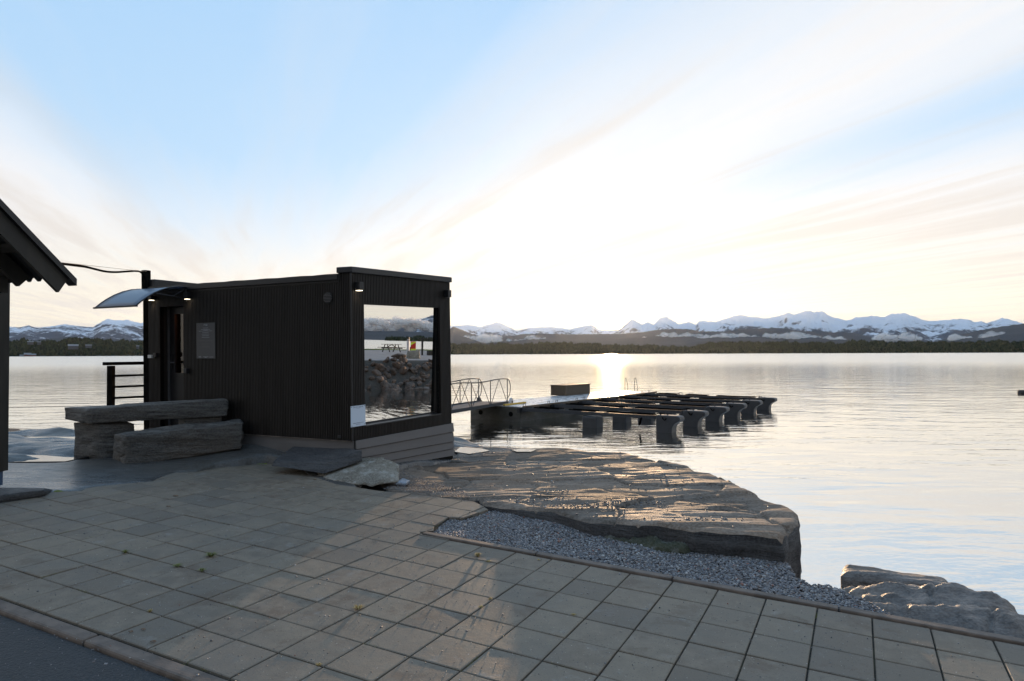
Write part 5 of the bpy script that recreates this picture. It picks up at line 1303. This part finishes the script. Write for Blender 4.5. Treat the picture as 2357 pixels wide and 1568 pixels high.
# timber chest on the pier
bx = empty('storage_chest', PP(6.9, -2.3, ZD), 'brown slatted storage chest standing on the pier deck', 'chest')
def rot_to(u, v, z): return onz(u, v, z)
n0 = rot_to(1302.9, 911.5, ZD + .002); Ab = Ad; w_ = .86; l_ = 2.25; h_ = .47
Bb = -Cd
MB().box(n0 + Ab * .02 + Bb * .02, Ab * (l_ - .04), Bb * (w_ - .04), (0, 0, h_)).build('core', M['backing'], bx)
for k in range(9):
    zz = .012 + k * .052
    MB().box(n0 + np.array([0, 0, zz]), Ab * l_, Bb * .018, (0, 0, .042)).build('slat', M['box_wood'], bx)
    MB().box(n0 + np.array([0, 0, zz]) - Ab * .0 + Bb * .018, Ab * .018, Bb * (w_ - .018), (0, 0, .042)).build('slat', M['box_wood'], bx)
for q in (n0 - Ab * .004 - Bb * .004, n0 + Ab * (l_ - .05) - Bb * .004, n0 - Ab * .004 + Bb * (w_ - .05)): MB().box(q, Ab * .055, Bb * .055, (0, 0, h_)).build('corner_board', M['box_wood'], bx)
MB().box(n0 - Ab * .04 - Bb * .04 + np.array([0, 0, h_ + .001]), Ab * (l_ + .08), Bb * (w_ + .08), (0, 0, .035)).build('lid', M['box_wood'], bx, bevel=.004)
# ladder at the far edge
ld = empty('swim_ladder', onz(1452, 899.5, ZD), 'thin steel swimming ladder hoops at the far end of the pier', 'ladder')
for u in (1438.5, 1460.5):
    b_ = onz(u, 899.3, ZD); c_ = onz(u + 6.5, 899.8, ZD)
    ap = (b_ + c_) / 2 - (c_ - b_) * .15
    MB().tube(smooth([b_, b_ + (ap - b_) * .2 + np.array([0, 0, .55]), ap + np.array([0, 0, .70]), c_ + (ap - c_) * .45 + np.array([0, 0, .5]), c_ + np.array([0, 0, .22]), c_], 5), .014, 6).build('handrail', M['galv'], ld, smooth=True)
MB().bar(onz(1160.5, 932.6, ZD + .03), onz(1209, 926.6, ZD + .03), .10, .07).build('timber_beam', M['yellow'], None, bevel=.006, label='yellow painted beam lying on the near end of the pier', cat='beam')
# gangway
gw = empty('gangway', (-1.9, 22, -.4), 'galvanised gangway with V braced handrails leading onto the pier', 'gangway')
zg = -.33; nr, fr_ = onz(1169.6, 925.4, zg), onz(1127.5, 919.8, zg); ns, fs = onz(1042, 949, zg), onz(1042, 935.4, zg)
dirn = (nr - ns); dirn /= np.linalg.norm(dirn); LN = np.linalg.norm(nr - ns) + 8.5
wdir = fr_ - nr; wdir -= dirn * (wdir @ dirn)
def GP(a, w, z):  # a metres back from the pier end
    return nr - dirn * a + wdir * w + np.array([0, 0, z + .010 * max(0, a - 6) * 1.5])
MB().plate([GP(0, 0, .0), GP(0, 1, .0), GP(LN, 1, .0), GP(LN, 0, .0)], (0, 0, -.03)).build('deck', M['dark_galv'], gw)
for w in (0, 1): MB().bar(GP(0, w, -.02), GP(LN, w, -.02), .05, .12).build('side_beam', M['dark_galv'], gw)
sp_ = 1.72
for w in (0, 1):
    R = .92; pos = [0.08 + sp_ * k for k in range(8)]
    MB().tube([GP(a, w, R + (.03 * math.sin(a * 1.7))) for a in np.linspace(0.05, LN, 30)], .02, 6).build('handrail', M['dark_galv'], gw, smooth=True)
    hoop = [GP(.05 - .30 * math.sin(t) , w, R * .60 + R * .40 * math.cos(t)) for t in np.linspace(0, math.pi, 12)]
    MB().tube(hoop, .018, 6).build('end_hoop', M['dark_metal'], gw, smooth=True)
    for a in pos:
        MB().tube([GP(a, w, 0), GP(a, w, R)], .02, 6).build('post', M['dark_galv'], gw)
        if a > .5:
            pass
        m_ = a + sp_ / 2
        MB().tube([GP(a + .06, w, .02), GP(m_ - .03, w, R)], .014, 6).build('brace', M['dark_galv'], gw); MB().tube([GP(m_ + .03, w, R), GP(a + sp_ - .06, w, .02)], .014, 6).build('brace', M['dark_galv'], gw)
for w in (-.06, 1.0):
    wc = GP(-.05, w, .0); wd = wdir / np.linalg.norm(wdir); n_ = len(hoop)
    disc(MB(), wc, -wd if w < 0 else wd, .17, .07, 20).build('wheel', M['white_post'] if w < 0 else M['dark_metal'], gw, bevel=.01)
    disc(MB(), wc - wd * .075, -wd, .045, .01, 12).build('hub', M['rubber'], gw)

# ================================================================== ACROSS THE INLET (seen in the window)
spit = [(26.5, 4), (26.9, 12), (26.5, 15.5), (26.7, 19), (28, 26), (31, 34), (40, 42), (60, 46), (71, 40), (73, 31), (71.5, 27), (71, 24), (70, 18), (66, 4), (60, -10), (30, -10)]
def z_spit(x, y):
    sd, _, _ = sdpoly(x, y, spit); d = np.clip(-sd, 0, 99)
    z = -1.6 + np.clip(d / 3.1, 0, 1) * 2.16 + np.where(d > 3.1, np.clip((d - 3.1) / 40, 0, 1) * .1, 0)
    far = np.clip((x - 62) / 6, 0, 1); z = z + .10 * far * np.clip(d / 2., 0, 1)
    return z + .12 * fbm(x * .8, y * .8, o=3, seed=55) * np.clip(1 - np.abs(d - 1.5) / 1.8, 0, 1) + .02 * fbm(x * .7, y * .7, o=2, seed=56)
sx, sy = np.meshgrid(np.arange(24, 76, .4), np.arange(-12, 48, .4), indexing='ij'); szz = z_spit(sx, sy)
nx, ny = sx.shape; I, J = np.meshgrid(np.arange(nx - 1), np.arange(ny - 1), indexing='ij'); I = I.ravel(); J = J.ravel()
SFc = np.stack([I * ny + J, (I + 1) * ny + J, (I + 1) * ny + J + 1, I * ny + J + 1], 1)
emb = mesh('embankment', np.stack([sx.ravel(), sy.ravel(), szz.ravel()], 1), SFc, M['soil'], None, True, kind='structure')
LOTP = [(30.2, -6), (30.2, 12), (29.8, 15.5), (30.3, 19.5), (31.6, 25), (34, 31), (41, 38), (60, 42), (67, 38), (68, 31), (67, 18), (62, 4), (56, -6)]
grid_patch('gravel_lot', LOTP, lambda x, y: z_spit(x, y) + .02, .5, M['lot'], depth=.15, levels=1, edge=.01, kind='structure')
GRS = [(63, 10), (64.5, 24), (66, 36), (68.5, 38), (72, 31), (70.8, 24), (69, 12)]
grid_patch('grass_verge', GRS, lambda x, y: z_spit(x, y) + .05 + .05 * fbm(x, y, o=3), .3, M['turf'], depth=.2, levels=1, edge=.02, kind='structure')
rsr = np.random.RandomState(77)
variants = []
for k in range(14):
    Vv, Fv = rock_shape(rand_planes(random.Random(k + 50), 8, 1.15, rng.uniform(.5, .8), rng.uniform(.4, .65)), 3, .05, 1.6, k, sharp=60)
    variants.append((Vv, Fv))
def rotm(rs_):
    q, r_ = np.linalg.qr(rs_.normal(0, 1, (3, 3))); return q
for k in range(300):
    y = rsr.uniform(11, 24.5); d = rsr.uniform(.1, 3.2)
    x0 = np.interp(y, [4, 12, 15.5, 19, 26], [26.5, 26.9, 26.5, 26.7, 28])
    x = x0 + d; size = rsr.uniform(.17, .38) * (1.2 - .17 * d)
    if rsr.rand() < .1: size *= 1.3
    z = float(z_spit(np.array([x]), np.array([y]))[0])
    Vv, Fv = variants[k % 14]; V = Vv @ rotm(rsr) * size + np.array([x, y, z + size * .25])
    mesh('riprap_stone', V, Fv, M['riprap'], emb, False)
V, F = variants[2]; mesh('boulder', V @ rotm(rsr) * np.array([.5, .75, .42]) * .62 + np.array([30.9, 17.7, .80]), F, M['riprap'], None, False, label='rusty brown boulder on top of the embankment, left in the window reflection', cat='boulder')
cc2, pl2 = hull_planes([(-.45, -.4, 0), (.45, -.4, 0), (.45, .4, 0), (-.45, .4, 0), (-.38, -.36, .62), (.40, -.30, .60), (.42, .36, .66), (-.36, .34, .64)])
Vb, Fb = rock_shape(pl2, 4, .03, 3, 8, sharp=24); mesh('boulder', Vb + cc2 + np.array([33.6, 19.3, .50]), Fb, M['boulder'], None, True, label='squared pale boulder carrying the striped marker, seen in the window reflection', cat='boulder')
mk = np.array([33.6, 19.25, 1.12]); fx = np.array([-.30, .954, 0]); fz = np.array([0, 0, 1.]); fy = np.array([-.954, -.30, 0])
r = empty('hazard_marker', mk, 'red and yellow diagonally striped marker board beside the white post', 'road sign')
MB().box(mk - fx * .13, fx * .34, fy * .03, fz * .60).build('board', M['red'], r)
o_ = mk - fx * .13 + fy * .031
for y0 in (-.02, .34):
    MB().prism([o_ + fz * max(0, y0), o_ + fx * .34 + fz * max(0, y0 + (.20 if y0 > 0 else .0)), o_ + fx * .34 + fz * min(.6, y0 + .38 if y0 > 0 else .12), o_ + fz * (y0 + .18 if y0 > 0 else .1)], fy * .003).build('stripe', M['lime'], r)
mp_ = np.array([34.9, 18.95, .55]) + fx * .35
r = empty('bollard_light', mp_, 'white post with dark slotted top behind the striped marker', 'bollard')
disc(MB(), mp_, fz + np.array([0, .0001, 0]), .10, 1.15, 14).build('post', M['white_post'], r)
for k in range(3): disc(MB(), mp_ + fz * (1.16 + k * .10), fz + np.array([0, .0001, 0]), .085 if k < 2 else .10, .06, 14).build('louvre', M['white_post'] if k < 2 else M['dark_metal'], r)
disc(MB(), mp_ + fz * 1.15, fz + np.array([0, .0001, 0]), .05, .3, 12).build('lamp_core', M['dark_metal'], r)
# picnic table
tcen = np.array([54.5, 23.2, .62]); tx = np.array([.35, .937, 0]); ty = np.array([-.937, .35, 0]); sc = 1.0
r = empty('picnic_table', tcen, 'timber picnic table with attached benches on the grass across the inlet', 'table')
for k in range(5): MB().box(tcen - tx * .95 + ty * (-.36 + k * .145) + fz * .72, tx * 1.9, ty * .135, fz * .04).build('table_board', M['wood_dark'], r)
for sg_ in (-1, 1): MB().box(tcen - tx * 1.05 + ty * (sg_ * .72 - .14) + fz * .42, tx * 2.1, ty * .28, fz * .045).build('seat_board', M['wood_dark'], r)
for e in (-.62, .62):
    for sg_ in (-1, 1): MB().bar(tcen + tx * e + ty * sg_ * .62, tcen + tx * e + ty * sg_ * .18 + fz * .72, .09, .05, up=(tx)).build('leg', M['wood_dark'], r)
    MB().bar(tcen + tx * (e + .05) - ty * .85 + fz * .38, tcen + tx * (e + .05) + ty * .85 + fz * .38, .05, .10).build('cross_beam', M['wood_dark'], r)
    MB().bar(tcen + tx * e + fz * .40, tcen + tx * .04 * np.sign(e) + fz * .70, .05, .07).build('brace', M['wood_dark'], r)
# post and open rack at the right of the reflection
q = np.array([39.5, 20.75, .56]); MB().box(q, (.14, 0, 0), (0, .14, 0), (0, 0, .72)).build('short_post', M['wood_dark'], None, label='short dark post on the frosted lot, right of the pale boulder in the reflection', cat='post')
rk = empty('timber_rack', (43, 23.5, .56), 'open timber rack with a cross beam at the right edge of the window reflection', 'rack')
for a in (0, 1.15): MB().box(np.array([42.4, 22.55 + a, .56]), (.13, 0, 0), (0, .13, 0), (0, 0, 1.32)).build('post', M['wood_dark'], rk)
MB().box(np.array([42.35, 22.3, 1.885]), (.2, 0, 0), (0, 2.4, 0), (0, 0, .08)).build('beam', M['wood_dark'], rk)
MB().box(np.array([42.6, 23.2, .56]), (.5, 0, 0), (0, .9, 0), (0, 0, .42)).build('bin', M['wood_dark'], rk)
# ---- air
def haze():
    m = bpy.data.materials.new('haze'); m.use_nodes = True; t = m.node_tree; t.nodes.clear()
    v = t.nodes.new('ShaderNodeVolumePrincipled'); v.inputs['Color'].default_value = (.78, .88, 1., 1); v.inputs['Density'].default_value = 0.95e-5; v.inputs['Anisotropy'].default_value = .58
    o = t.nodes.new('ShaderNodeOutputMaterial'); t.links.new(v.outputs[0], o.inputs['Volume'])
    L = 24000.
    MB().box((-L, -L, -4), (2 * L, 0, 0), (0, 2 * L, 0), (0, 0, 1500)).build('haze', m, None, kind='stuff', label='thin bluish air over the whole fjord')
haze()
